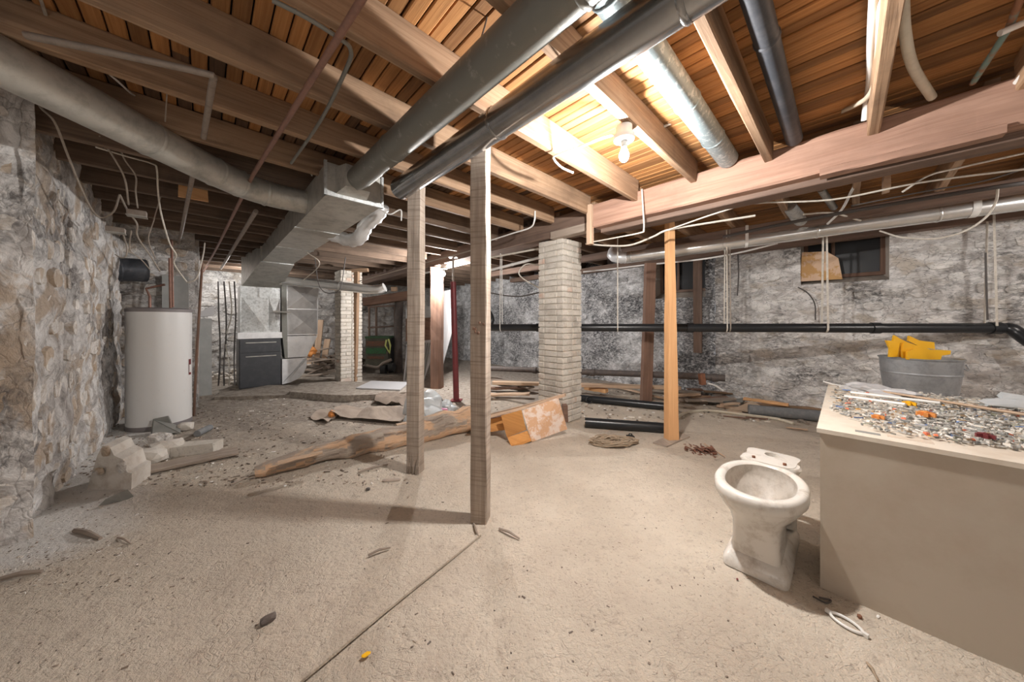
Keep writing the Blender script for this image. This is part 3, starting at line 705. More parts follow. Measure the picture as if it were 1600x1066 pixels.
m = MB(); m.prism([B(1.16, 8.04, .53), B(1.60, 8.04, .53), B(1.59, 8.04, .33), B(1.54, 8.04, .20), B(1.44, 8.04, .09), B(1.30, 8.04, .03), B(1.16, 8.04, .01)], AV * .5); m.build('boot', 'galvbright', rt)
m = MB()
for (z0, z1) in ((1.58, 2.1), (1.04, 1.56)):
    m = MB(); q = [B(1.25, 8.038, z0), B(1.79, 8.038, z0), B(1.79, 8.038, z1), B(1.25, 8.038, z1)]; m.add(q + [B(1.52, 7.96, (z0 + z1) / 2)], [(0, 1, 4), (1, 2, 4), (2, 3, 4), (3, 0, 4)]); m.build('cross_break', 'galvbright', rt, rec=False)
m = MB(); m.add([B(1.18, 8.038, .04), B(1.24, 8.038, .04), B(1.60, 8.038, .50), B(1.54, 8.038, .50), B(1.18, 8.0, .06), B(1.58, 8.0, .52)], [(0, 1, 5, 4), (1, 2, 5), (2, 3, 5), (0, 4, 5, 3)])
m.build('cross_break', 'galvbright', rt, rec=False)
m = MB(); m.prism([B(1.14, 8.00, 2.15), B(1.23, 8.00, 2.15), B(1.25, 8.0, .55), B(1.20, 8.0, .55), B(1.15, 8.0, 1.1)], AV * .3); m.build('side_channel', 'galvdark', rt)
m = MB(); m.tube([P(427, 487, 6.35), P(454, 488, 6.45)], .014, 8)
tag(m.build('white_rod', 'white', None, True), 'short white rod resting across the gap between plenum and return duct', 'rod')
# water heater
wc = Vector((-4.42, 4.02, 0)); wh = thing('water_heater', 'tall white cylindrical water heater by the left stone wall', 'water heater', wc)
def lathe(prof, c, n=40):
    m = MB(); o = 0; vs = []; fs = []
    for r, z in prof:
        for k in range(n): a = 2 * math.pi * k / n; vs.append(Vector((c.x + r * math.cos(a), c.y + r * math.sin(a), c.z + z)))
    for i in range(len(prof) - 1):
        for k in range(n): k2 = (k + 1) % n; fs.append([i * n + k, i * n + k2, (i + 1) * n + k2, (i + 1) * n + k])
    if prof[0][0] > 0.001: fs.append(list(range(n))[::-1])
    if prof[-1][0] > 0.001: fs.append([(len(prof) - 1) * n + k for k in range(n)])
    m.add(vs, fs); return m
lathe([(.285, .06), (.285, 1.42)], wc).build('tank', 'enamel', wh, True)
lathe([(.29, 1.42), (.292, 1.455), (.27, 1.47), (.05, 1.475)], wc).build('top_cap', 'enameledge', wh, True)
lathe([(.27, .0), (.29, .01), (.29, .055), (.28, .065)], wc).build('base_ring', 'enameledge', wh, True)
def on_tank(ang, z, w_, h_, mat, name, off=.288, par=None):
    m = MB(); n = 5; vs = []; fs = []
    for k in range(n + 1):
        a = ang + (k / n - .5) * w_ / .285
        for zz in (z - h_ / 2, z + h_ / 2): vs.append(Vector((wc.x + math.cos(a) * off, wc.y + math.sin(a) * off, zz)))
    for k in range(n): fs.append([2 * k, 2 * k + 2, 2 * k + 3, 2 * k + 1])
    m.add(vs, fs); return m.build(name, mat, par or wh)
wlb = on_tank(math.radians(22), .72, .05, .20, 'red', 'warning_label'); on_tank(math.radians(22), .70, .036, .10, 'white', 'label_panel', .2895, wlb)
on_tank(math.radians(-140), .75, .006, 1.33, 'enameledge', 'jacket_seam')
m = MB(); m.tube([wc + Vector((-.13, 0, 1.47)), wc + Vector((-.13, 0, 1.62)), wc + Vector((-.2, .02, 1.72)), wc + Vector((-.05, .1, 1.78))], .014, 8); m.build('inlet_pipe', 'copper', wh, True)
m = MB(); m.tube([wc + Vector((.13, 0, 1.47)), wc + Vector((.12, 0, 2.1))], .013, 8); m.build('outlet_pipe', 'copper', wh, True)
m = MB(); m.bb(-.42, -.16, 6.55, 6.70, 1.35, 1.95); tag(m.build('flue_box', 'greybox'), 'plain grey metal box on the stone wall right behind the water heater', 'box')
gb = thing('grey_cabinet', 'narrow tall grey cabinet with a sagging white top right of the water heater', 'cabinet', B(-.02, 7.95, 0))
m = MB(); m.bb(-.12, .10, 7.8, 8.3, 0, 1.36); m.build('body', 'greybox', gb)
m = MB(); m.prism([B(-.16, 7.78, 1.36), B(.13, 7.78, 1.42), B(.13, 7.78, 1.60), B(-.16, 7.78, 1.40)], AV * .5); m.build('top_sheet', 'sheet', gb)

# ------------------------------------------------------------------ PIPES (long)
def pipe(name, label, pts, r, mat, cat='pipe', n=10, sp=0, rings=(), cap=True):
    root = thing(name, label, cat, pts[0]); m = MB(); P_ = spline(pts, sp) if sp else [Vector(p) for p in pts]
    m.tube(P_, r, n, cap); m.build('tube', mat, root, True)
    for i, s in enumerate(rings):
        p = P_[0].lerp(P_[-1], s) if not isinstance(s, Vector) else s
        d = (P_[-1] - P_[0]).normalized(); m = MB(); m.tube([p - d * r * .7, p + d * r * .7], r * 1.18, n + 2); m.build('coupling', mat, root, True)
    return root
L0 = P(750, 512, 5.2); L1 = P(1572, 513, 3.45)
ap = pipe('drain_pipe', 'long black plastic drain pipe hung level in front of the stone wall', [L0, L1], .056, 'abs', n=16, rings=(.16, .50, .82, .985))
m = MB(); m.tube(spline([L1, P(1580, 514, 3.42), P(1592, 522, 3.38), P(1625, 545, 3.25), P(1680, 580, 3.1)], 4), .058, 16); m.build('elbow', 'abs', ap, True)
m = MB(); m.tube(spline([L0 + Vector((.1, 0, 0)), P(768, 500, 5.2), P(760, 482, 5.3), P(748, 455, 5.5)], 4), .052, 12); m.build('wye_branch', 'abs', ap, True)
dd = (L1 - L0)
for x, top, mt in ((783, 440, 'white'), (965, 425, 'cable'), (1134, 400, 'cable'), (1139, 400, 'cabledim'), (1289, 392, 'cable'), (1548, 345, 'cable')):
    xx = (x - 800) / F; t_ = (xx * L0.y - L0.x) / (dd.x - xx * dd.y); c = L0.lerp(L1, t_); tz = CAMH + (HZ - top) * c.y / F
    tz = max(tz, 2.5)
    m = MB(); ww = .007 if x < 1200 else .011; e = dd.normalized() * ww; nn = Vector((-dd.y, dd.x, 0)).normalized()
    ring = [Vector((c.x, c.y, tz)) - nn * .03] + [c + nn * math.cos(math.pi * (1 + k / 8)) * .060 + ZV * (math.sin(math.pi * (1 + k / 8)) * .060) for k in range(9)] + [Vector((c.x, c.y, tz)) + nn * .03]
    for p1, p2 in zip(ring, ring[1:]): m.add([p1 - e, p1 + e, p2 + e, p2 - e], [(0, 1, 2, 3)])
    nm = {783: 'thin pale hanger strap on the black drain pipe left of the brick column', 965: 'thin pale hanger strap on the drain pipe just right of the brick column',
          1134: 'left of two strings holding the drain pipe beside the dark recess', 1139: 'right of two strings holding the drain pipe beside the dark recess', 1289: 'white hanger strap crossing the orange fibreboard down to the drain pipe', 1548: 'rightmost white hanger strap near the drain pipe elbow'}[x]
    tag(m.build('hanger_strap', mt, None, rec=False), nm, 'strap')
pipe('cast_iron_pipe', 'rusty grey cast-iron drain running low in front of the sooty wall', [P(745, 575, 6.6), P(1085, 588, 4.9), P(1133, 591, 4.7)], .052, 'cast', n=14, rings=(.30, .55, .97))
pipe('ground_pipe', 'short black pipe lying on the sand between brick column and pine post', [G(914, 660, .06) + Vector((0, 0, 0)), G(1041, 669, .06)], .058, 'abs', n=16)
pipe('ground_pipe', 'black pipe lying on the sand behind the leaning brown post', [G(905, 622, .06), G(1046, 636, .06)], .056, 'abs', n=14)
pipe('ground_pipe', 'grey fibre pipe lying at the foot of the stone wall left of the cream box', [G(1170, 640, .08), G(1300, 652, .08)], .07, 'cement', n=14)
pipe('overhead_pipe', 'dusty copper pipe running under the joists from top centre down to the left', [H(572, -12, 2.44), H(396, 272, 2.44), H(340, 385, 2.44), H(318, 425, 2.44)], .014, 'copper', rings=(.26,))
pipe('overhead_pipe', 'dusty iron pipe with a square elbow under the joists at upper left', spline([H(40, 55, 2.47), H(200, 88, 2.47), H(322, 115, 2.47), H(333, 122, 2.47), H(331, 135, 2.47), H(318, 215, 2.47)], 3), .015, 'iron')
pipe('overhead_pipe', 'thin iron pipe crossing behind the pale duct down to the water heater pipes', [H(302, 270, 2.45), H(283, 365, 2.45), H(277, 385, 2.45)], .016, 'iron')
pipe('overhead_pipe', 'thin brown pipe running back under the dark joists left of the trunk duct', [H(400, 330, 2.4), H(345, 420, 2.4)], .02, 'iron')
pipe('conduit', 'bent grey conduit curving under the joists left of the trunk duct', spline([H(425, 0, 2.45), H(480, 28, 2.45), H(530, 60, 2.45), H(548, 78, 2.45), H(540, 110, 2.45), H(500, 190, 2.45), H(455, 255, 2.45)], 5), .009, 'galvdark')
pipe('vertical_pipe', 'dark vertical pipe rising along the right edge of the water heater', [G(303, 650, .02), P(307, 560, 4.3), P(316, 410, 4.3)], .014, 'oldpost')
pipe('vertical_pipe', 'rusty thin pipe dropping to the top of the water heater', [P(270, 480, 4.05), P(268, 375, 4.2)], .013, 'copper')
pipe('water_pipe', 'pale twin water pipe seen left of the brick column under the dark beam', [P(760, 424, 5.4), P(845, 402, 4.9)], .022, 'pvc', rings=(.5,))
pipe('water_pipe', 'thin pale conduit above the twin water pipe left of the brick column', [P(760, 404, 5.0), P(845, 388, 4.6)], .014, 'cable')
pipe('water_pipe', 'bright conduit passing behind the far bulb', [P(640, 432, 7.2), P(740, 408, 6.2)], .03, 'pvc')
pipe('copper_pipe', 'green and rust copper pipe dropping from the boards at the top right corner', [P(1597, -8, 1.33), P(1576, 45, 1.45), P(1520, 130, 1.75)], .013, 'verdigris')
pipe('water_pipe', 'short white pipe entering the copper pipe at the top right corner', [P(1562, 52, 1.44), P(1640, 18, 1.38)], .014, 'pvc')
tw = pipe('water_pipe', 'left one of two white pipes hanging beside the joist above the main beam', spline([P(1366, -10, 1.35), P(1362, 60, 1.55), P(1359, 130, 1.9), P(1354, 160, 2.05), P(1351, 188, 2.1)], 5), .017, 'pvc')
pipe('water_pipe', 'right one of two white pipes, bending left onto the main beam', spline([P(1378, -10, 1.35), P(1374, 60, 1.5), P(1370, 120, 1.72), P(1357, 150, 1.9), P(1335, 165, 2.05), P(1305, 180, 2.25), P(1280, 203, 2.5)], 5), .014, 'hose')
pipe('water_hose', 'thick cream hose curving down to the beam right of the white pipes', spline([P(1410, -10, 1.3), P(1414, 50, 1.4), P(1427, 105, 1.6), P(1456, 152, 1.85)], 6), .020, 'hose')
pipe('water_hose', 'short white hose entering a hole in the main beam at the right edge', spline([P(1620, 95, 1.60), P(1598, 118, 1.66), P(1580, 142, 1.75), P(1573, 170, 1.84)], 5), .014, 'pvc')

# ------------------------------------------------------------------ CABLES
def cable(label, pts, r=.006, mat='cable', n=6, grp=None, nm='cable'):
    m = MB(); m.tube(spline(pts, n), r, 6); return tag(m.build(nm, mat, None, True), label, 'cable', grp)
cable('white cable looping from the ceiling light to the joist on its left', [P(958, 211, 2.05), P(935, 218, 2.05), P(900, 232, 2.15), P(868, 243, 2.25), P(866, 250, 2.28), P(878, 262, 2.35), P(895, 270, 2.45)], .008, 'pvc')
cable('short white cable stub running right from the joist beside the ceiling light', [P(1021, 205, 2.3), P(1055, 190, 2.3)], .008, 'cable')
cable('white cable dropping down the main beam face near its left end', [P(1003, 296, 3.05), P(1005, 330, 3.02), P(1006, 358, 3.02), P(1000, 364, 3.05), P(960, 372, 3.3), P(922, 379, 3.6)], .007, 'cable')
cable('pale grey hose sagging from the column across below the main beam', [P(915, 381, 3.9), P(950, 384, 3.7), P(985, 383, 3.5), P(1020, 370, 3.3), P(1045, 359, 3.2), P(1110, 348, 3.05), P(1180, 337, 2.9)], .010, 'cable')
cable('cream cable stapled under the main beam towards the right edge', [P(1045, 359, 3.2), P(1120, 333, 2.9), P(1180, 318, 2.75), P(1300, 312, 2.55), P(1440, 285, 2.3), P(1620, 262, 2.1)], .007, 'cable')
cable('dark iron conduit passing under the beam above the aluminium duct', [P(1130, 370, 3.8), P(1250, 345, 3.3), P(1400, 318, 2.9), P(1560, 292, 2.5), P(1650, 280, 2.4)], .017, 'cabledark')
cable('cream cable twisted with others above the aluminium duct at right', [P(1410, 300, 2.35), P(1450, 275, 2.3), P(1500, 262, 2.25), P(1620, 235, 2.1)], .007, 'cable')
cable('thin dark cable running beside the cream ones near the right edge', [P(1330, 322, 2.7), P(1440, 300, 2.5), P(1540, 282, 2.35), P(1640, 250, 2.2)], .006, 'cabledark')
cable('long cream cable hanging in a bow under the aluminium duct at right', [P(1375, 361, 3.2), P(1410, 371, 3.0), P(1460, 373, 2.9), P(1505, 362, 2.8), P(1540, 340, 2.75), P(1556, 315, 2.7), P(1559, 295, 2.65)], .008, 'cable')
cable('white flat strap-like cable angling up behind the duct to the beam', [P(1293, 350, 3.5), P(1315, 328, 3.3), P(1330, 300, 3.0), P(1342, 280, 2.8)], .012, 'pvc')
cable('white cable lying across the top of the aluminium duct', [P(1255, 335, 3.5), P(1300, 333, 3.45), P(1345, 345, 3.4)], .010, 'cable')
cable('thin white cable along the top of the stone wall right of the brick column', [P(911, 425, 5.2), P(960, 420, 5.1), P(1010, 414, 4.9), P(1090, 406, 4.6), P(1150, 396, 4.3), P(1215, 380, 4.0)], .012, 'pvc')
cable('dark twisted cable hanging down the stone wall below the fibreboard', [P(1247, 449, 4.6), P(1262, 458, 4.5), P(1273, 475, 4.5), P(1274, 500, 4.5)], .008, 'cabledark')
cable('short black cable on the stone wall right of the dark recess', [P(1153, 398, 4.9), P(1154, 430, 4.9), P(1152, 462, 4.9)], .010, 'cabledark')
cable('dark cable pair beside the rightmost hanger strap', [P(1540, 395, 3.35), P(1541, 440, 3.35), P(1543, 500, 3.35)], .008, 'cabledark')
cable('black cable slung between the near post and the brick column', [P(762, 457, 5.3), P(790, 462, 5.3), P(815, 463, 5.2), P(843, 457, 5.1)], .011, 'cabledark')
cable('white loop of cable left of the brick column', [P(846, 415, 4.95), P(822, 413, 4.95), P(811, 426, 4.95), P(818, 436, 4.95), P(835, 446, 4.95), P(847, 452, 4.95)], .010, 'cable')
cable('small dangling white cable next to the column cap', [P(836, 330, 3.7), P(835, 345, 3.7), P(828, 356, 3.8), P(800, 365, 4.0), P(766, 376, 4.3)], .009, 'pvc')
cable('thin cable running along the dark rear beam towards the far bulb', [P(762, 384, 4.3), P(720, 396, 4.8), P(660, 412, 5.5), P(560, 440, 6.0)], .009, 'cabledim')
cable('black wire wrapped around the shiny overhead duct', [P(895, 84, 1.63), P(880, 92, 1.52), P(883, 108, 1.50), P(892, 126, 1.52)], .005, 'cabledark')
cable('thin black wire dangling from the boards onto the dusty round duct', [P(757, 8, 1.55), P(761, 25, 1.5), P(752, 60, 1.45), P(750, 72, 1.42)], .004, 'cabledark')
cable('thin wire sagging on the joist face left of the brick column', [P(835, 188, 2.6), P(850, 215, 2.7), P(858, 240, 2.75)], .004, 'cabledark')
# left tangle
LT = [
 ('bright white cable draped over the pale duct at upper left', [P(126, -5, 1.5), P(145, 50, 1.6), P(150, 85, 1.65), P(160, 105, 1.7), P(185, 128, 1.8), P(215, 152, 2.0), P(258, 166, 2.2)], .008, 'pvc'),
 ('grey cable dangling from the upper left corner of the ceiling', [P(62, -5, 1.4), P(72, 25, 1.45), P(80, 60, 1.55), P(92, 88, 1.6)], .009, 'cabledim'),
 ('thin vertical string hanging through the joists at upper left', [P(277, -5, 1.6), P(268, 60, 1.7), P(262, 130, 1.85), P(258, 190, 2.0)], .005, 'cabledim'),
 ('cable falling along the pier edge into a long loop', [P(58, 130, 1.9), P(62, 165, 1.92), P(85, 190, 1.95), P(105, 240, 2.1), P(125, 290, 2.3), P(145, 330, 2.5), P(160, 340, 2.6), P(178, 330, 2.6), P(187, 304, 2.6)], .009, 'cabledim'),
 ('cable running on from the long loop towards the water heater', [P(187, 304, 2.6), P(200, 330, 2.7), P(214, 350, 2.9), P(215, 370, 3.1), P(235, 400, 3.4), P(250, 424, 3.7)], .009, 'cabledim'),
 ('wavy cable hanging in front of the dark joists left', [P(172, 190, 2.2), P(185, 225, 2.3), P(195, 250, 2.4), P(212, 275, 2.5), P(212, 300, 2.6), P(215, 325, 2.7)], .007, 'cabledim'),
 ('cable crossing down past the small junction box at left', [P(155, 212, 2.2), P(180, 250, 2.3), P(195, 280, 2.4), P(201, 320, 2.5)], .008, 'cabledim'),
 ('cable with a square bend hanging left of the trunk duct', [P(150, 230, 2.2), P(200, 245, 2.4), P(238, 256, 2.6), P(245, 265, 2.7), P(247, 300, 2.8), P(252, 335, 2.9), P(265, 380, 3.1), P(275, 398, 3.2), P(272, 412, 3.3), P(290, 438, 3.5), P(295, 441, 3.5), P(308, 433, 3.5), P(317, 400, 3.5), P(320, 380, 3.6)], .009, 'cable'),
 ('faint cable descending behind the bent one', [P(253, 300, 3.2), P(240, 345, 3.3), P(232, 375, 3.4), P(243, 405, 3.6)], .007, 'cabledim'),
 ('small curled cable under the dark joists by the stone wall', [P(192, 365, 3.0), P(198, 385, 3.0), P(197, 400, 3.0), P(190, 403, 3.0), P(180, 398, 3.0)], .007, 'cabledim'),
 ('cable drooping towards the black cylinder duct', [P(205, 360, 3.1), P(203, 390, 3.2), P(220, 405, 3.3), P(235, 422, 3.5)], .007, 'cabledim'),
 ('dark thin rod slanting between joists left of the trunk duct', [P(454, 225, 2.6), P(488, 275, 2.7)], .008, 'cable'),
 ('cable looping below the trunk duct near the furnace', [P(480, 395, 4.5), P(498, 408, 4.6), P(495, 420, 4.7), P(474, 438, 5.0)], .010, 'cable'),
 ('black cable hanging behind the level aluminium duct', [P(492, 402, 5.9), P(497, 440, 5.9), P(505, 455, 5.9), P(518, 458, 5.9), P(532, 450, 5.9), P(540, 402, 5.9)], .012, 'cabledark'),
 ('white wire hook under the trunk duct corner', [P(598, 330, 3.2), P(610, 335, 3.2), P(626, 328, 3.2), P(627, 345, 3.2)], .010, 'pvc')]
for lb, pts, r, mt in LT: cable(lb, pts, r * .7, mt)
# wire bundle between heater and furnace
for i, (x, lb) in enumerate(((341, 'leftmost dark wire of the bundle left of the furnace'), (350, 'second dark wire of the bundle left of the furnace'), (358, 'pale wire in the bundle left of the furnace'), (366, 'dark wire of the bundle nearest to the furnace'))):
    cable(lb, [P(x, 440, 6.3), P(x + rr(-4, 4), 490, 6.2), P(x + rr(-6, 6), 530, 6.2), P(x + rr(-4, 4), 570, 6.1), P(x + rr(-3, 3), 603, 6.1)], .012 if i != 2 else .010, 'cabledark' if i != 2 else 'cable')
for x, y, d, lb in ((214, 334, 2.7, 'small grey junction box hanging among the cables at left'), (181, 360, 2.9, 'flat grey junction box by the top of the left wall')):
    jb = thing('junction_box', lb, 'junction box', P(x, y, d)); m = MB(); m.box(P(x, y, d), BV * .055, AV * .04, ZV * .022, jit=.002); m.build('case', 'iron', jb)
    m = MB(); m.box(P(x, y, d) - ZV * .024, BV * .058, AV * .043, ZV * .003); m.build('cover', 'galvdull', jb)
# ceiling light + far light
def lamp(label, b, s=1.0):
    r = thing('ceiling_light', label, 'light', b + ZV * .16)
    lathe([(.035, .07), (.060, .075), (.064, .09), (.064, .105), (.05, .125), (.05, .16)], b, 24).build('lamp_holder', 'porcbase', r, True)
    lathe([(.019, .03), (.019, .075)], b, 14).build('socket', 'galv', r, True)
    lathe([(.001, -.062), (.014, -.058), (.026, -.044), (.031, -.025), (.029, -.008), (.021, .012), (.014, .03)], b, 20).build('bulb', 'bulb', r, True)
    return r
lamp('bare bulb lit in a white porcelain holder under the ceiling joist, near centre', BULB1)
lamp('far lit bare bulb beside the stained brown post', BULB2)
lamp('bare bulb hidden behind the trunk duct over the furnace', Vector((-5.9, 7.25, 2.36)))
lamp('bare bulb beyond the right edge of the picture by the aluminium duct', Vector((4.75, 1.35, 2.36)))
for o in bpy.data.objects:
    if o.name.startswith('bulb') and o.type == 'MESH': o.visible_shadow = True

# ------------------------------------------------------------------ TOILET
def toilet():
    Fp = Vector((1.165, 1.57, 0)); ZS = 1.06; fwd = BV.copy(); sd = AV.copy()
    root = thing('toilet', 'dusty white porcelain toilet bowl without a tank, standing beside the cream box', 'toilet', Fp + fwd * .35)
    def ring(z, s0, s1, hw, e=2.4, n=40, taper=0):
        out = []; cs = (s0 + s1) / 2; hl = (s1 - s0) / 2
        for k in range(n):
            a = 2 * math.pi * k / n; c, s = math.cos(a), math.sin(a)
            x = math.copysign(abs(c) ** (2 / e), c); y = math.copysign(abs(s) ** (2 / e), s)
            out.append(Fp + fwd * (cs + hl * x) + sd * (hw * y * (1 + taper * x)) + ZV * z * ZS)
        return out
    def loft(rings, name, mat, cap0=True, cap1=False):
        m = MB(); n = len(rings[0]); vs = [p for r in rings for p in r]; fs = []
        for i in range(len(rings) - 1):
            for k in range(n): k2 = (k + 1) % n; fs.append([i * n + k, i * n + k2, (i + 1) * n + k2, (i + 1) * n + k])
        if cap0: fs.append(list(range(n))[::-1])
        if cap1: fs.append([(len(rings) - 1) * n + k for k in range(n)])
        m.add(vs, fs); return m.build(name, mat, root, True, ang=50)
    loft([ring(.0, .085, .66, .14, 12), ring(.03, .085, .66, .14, 12), ring(.07, .12, .64, .115, 9), ring(.075, .13, .62, .10, 6)], 'foot', 'porcelain', True, True)
    loft([ring(.05, .125, .40, .105, 9), ring(.14, .12, .42, .102, 8), ring(.22, .10, .46, .104, 5), ring(.265, .07, .50, .125, 3), ring(.30, .035, .535, .165, 2.3), ring(.335, .01, .56, .190, 2.2), ring(.345, .008, .562, .194, 2.2),
          ring(.352, .0, .57, .202, 2.2), ring(.392, -.002, .572, .204, 2.2), ring(.405, .006, .565, .197, 2.2), ring(.410, .018, .552, .186, 2.2), ring(.408, .042, .53, .162, 2.2), ring(.398, .050, .522, .154, 2.2)], 'bowl', 'porcelain', True, False)
    loft([ring(.398, .050, .522, .154, 2.2), ring(.365, .046, .524, .158, 2.2), ring(.33, .06, .51, .148, 2.2), ring(.25, .11, .45, .11, 2.2), ring(.20, .20, .36, .05, 2.2), ring(.19, .25, .31, .02, 2)], 'bowl_inside', 'porcin', False, True)
    loft([ring(.06, .38, .63, .06, 3), ring(.16, .36, .62, .055, 3), ring(.22, .46, .62, .06, 3), ring(.32, .54, .68, .10, 3), ring(.385, .54, .72, .125, 3)], 'trapway', 'porcelain', True, True)
    m = MB()
    m.tube(spline([Fp + fwd * .40 + sd * -.085 + ZV * .20, Fp + fwd * .50 + sd * -.09 + ZV * .23, Fp + fwd * .58 + sd * -.088 + ZV * .16, Fp + fwd * .56 + sd * -.088 + ZV * .08], 5), .042, 12); m.build('trap_bulge', 'porcelain', root, True)
    loft([ring(.36, .535, .68, .13, 3), ring(.40, .535, .68, .15, 3), ring(.412, .538, .68, .14, 3)], 'neck', 'porcelain', True, True)
    # tank shelf with a round hole
    n = 40; cs = .66; outer = []; 
    for k in range(n):
        a = 2 * math.pi * k / n; c, s = math.cos(a), math.sin(a)
        x = math.copysign(abs(c) ** (2 / 4.5), c) * .125; y = math.copysign(abs(s) ** (2 / 4.5), s) * (.125 + .02 * max(0, x / .12))
        outer.append((cs + x, y))
    m = MB(); z0, z1 = .395, .440; vs = []; 
    for (x, y) in outer: vs.append(Fp + fwd * x + sd * y + ZV * z0)
    for (x, y) in outer: vs.append(Fp + fwd * x + sd * y + ZV * z1)
    inn = [(cs + .045 + math.cos(2 * math.pi * k / n) * .038, math.sin(2 * math.pi * k / n) * .038) for k in range(n)]
    for (x, y) in inn: vs.append(Fp + fwd * x + sd * y + ZV * (z1 + .004))
    for (x, y) in inn: vs.append(Fp + fwd * x + sd * y + ZV * (z0))
    fs = [list(range(n))[::-1]] if False else []
    for k in range(n):
        k2 = (k + 1) % n; fs += [[k, k2, n + k2, n + k], [n + k, n + k2, 2 * n + k2, 2 * n + k], [2 * n + k, 2 * n + k2, 3 * n + k2, 3 * n + k], [k2, k, 3 * n + k, 3 * n + k2]]
    m.add(vs, fs); m.build('tank_shelf', 'porcelain', root, True, ang=50)
    for y in (-.075, .075):
        q = Fp + fwd * .575 + sd * y + ZV * .435; m = MB(); m.tube([q, q + ZV * .018], .009, 8); m.build('seat_bolt', 'rust', root)
toilet()

# ------------------------------------------------------------------ CREAM BOX + SCRAP
BX = (2.16, 3.74, -1.35, .095); ZB = .78
cb = thing('storage_box', 'large cream-painted box with a flat top covered in small scrap, lower right', 'box', B(2.9, -.6, 0))
m = MB(); m.bb(BX[0] + .012, BX[1] - .012, BX[2], BX[3] - .012, 0, ZB - .02); m.build('body', 'boxside', cb)
m = MB(); m.bb(BX[0], BX[1], BX[2], BX[3], ZB - .02, ZB); m.build('lid', 'boxtop', cb)
for i, (u_, v_, wu, wv, mt) in enumerate(((2.24, -.075, .018, .04, 'slate'), (2.25, -.20, .02, .065, 'dustboard'))):
    m = MB(); m.bb(u_ - wu, u_ + wu, v_ - wv, v_ + wv, ZB, ZB + .001); m.build('tape_mark', mt, cb)
pal = [(.70, .68, .63)] * 22 + [(.38, .38, .36)] * 20 + [(.75, .72, .66)] * 7 + [(.45, .43, .40)] * 6 + [(.12, .12, .12)] * 3 + [(.30, .31, .30)] * 4 + [(.85, .83, .8)] * 4 + [(.42, .30, .18)] * 3 + [(.36, .36, .28)] * 2 + [(.8, .20, .10), (.85, .45, .1), (.15, .25, .5)]
m = MB()
def dens(u, v):
    return (u > 2.16 + .16 + max(0, (v + .1)) * 2.0 + .04 * math.sin(v * 9)) and u < 3.68 and v < .06
cnt = 0
while cnt < 5200:
    u_ = rr(2.26, 3.68); v_ = rr(-1.3, .07)
    if not dens(u_, v_): continue
    if v_ > -.25 and R() < .55: continue
    if u_ > 3.2 and R() < .6: continue
    c = random.choice(pal); k = rr(.7, 1.2); c = tuple(min(1, x * k) for x in c); a = R() * 6.3; s = rr(.004, .014)
    ex = Vector((math.cos(a), math.sin(a), 0)); ey = Vector((-math.sin(a), math.cos(a), 0)); q = B(u_, v_, ZB + rr(.003, .022))
    ty = R()
    if ty < .35: m.box(q, ex * s * 1.6, ey * s * .35, ZV * .003 + ex * rr(-.002, .002), col=c, jit=.001)
    elif ty < .7: m.box(q, ex * s * .6, ey * s * .5, ZV * s * .4, col=c, jit=.003)
    elif ty < .85: rock(m, q, s * .6, s * .6, s * .5, sub=1, col=c)
    else: 
        a0 = len(m.f); m.tube([q - ex * s * 1.5, q + ex * s * 1.5 + ZV * rr(0, .01)], s * .22, 5)
        for z in range(a0, len(m.f)): m.c[z] = c
    cnt += 1
so = m.build('small_hardware_scrap', 'scrap'); tag(so, 'thick scatter of screws, fittings and plastic bits covering the cream box top', 'scrap', stuff=True)
def knob(label, u_, v_, mat, s=.022):
    m = MB(); c = B(u_, v_, ZB + .03)
    for k in range(5): a = k * 1.2566; m.box(c + Vector((math.cos(a), math.sin(a), 0)) * s * .7, Vector((math.cos(a), math.sin(a), 0)) * s * .6, Vector((-math.sin(a), math.cos(a), 0)) * s * .3, ZV * s * .4)
    m.tube([c - ZV * s * .5, c + ZV * s * .6], s * .5, 8); tag(m.build('star_knob', mat), label, 'knob')
knob('larger orange-red star knob among the scrap near the box middle', 2.76, -.30, 'orangeflag', .026)
knob('small red star knob in the scrap, nearest the front edge on the right', 2.42, -.42, 'red', .02)
knob('yellow-orange knob lying in the scrap behind the red one', 3.05, -.27, 'yellow', .022)
knob('orange-red knob at the left front fringe of the scrap', 2.50, -.12, 'orangeflag', .018)
m = MB(); m.timber(B(3.50, -.02, ZB + .035), B(2.72, -1.05, ZB + .05), .022, .014, None, 8, .001); tag(m.build('wood_strip', 'paleply'), 'long thin pale wood strip lying across the scrap on the box', 'wood strip')
m = MB(); m.timber(B(3.45, -.10, ZB + .03), B(3.0, -.78, ZB + .045), .02, .01, None, 8, .001); tag(m.build('wood_strip', 'oldpost'), 'dark thin strip beside the long pale strip on the box', 'wood strip')
def crumple(c, sx, sy, sz, mat, nm, lb, cat, sub=3, jag=.35, rot=0, sm=True):
    m = MB(); rock(m, c, sx, sy, sz, rot, sub, jag, flat=False); return tag(m.build(nm, mat, None, sm, ang=30), lb, cat)
crumple(B(3.42, -.16, ZB + .03), .16, .05, .045, 'sheet', 'plastic_bag', 'crumpled white plastic bag on the left back of the cream box', 'bag', rot=TH + 1.2)
crumple(B(3.45, -.85, ZB + .04), .30, .09, .055, 'bag', 'plastic_bag', 'long clear plastic bag along the back edge of the cream box', 'bag', rot=TH + 1.57)
for i, (a, b, lb) in enumerate((((3.55, .03), (3.60, -.30), 'white plastic tube at the far left corner of the box'), ((3.3, -.03), (3.2, -.40), 'white rod lying among the scrap at the back'), ((3.10, .0), (3.0, -.25), 'short white rod nearer the box middle'))):
    m = MB(); m.tube([B(a[0], a[1], ZB + .02), B(b[0], b[1], ZB + .03)], .009, 8); tag(m.build('plastic_tube', 'white', None, True), lb, 'tube')
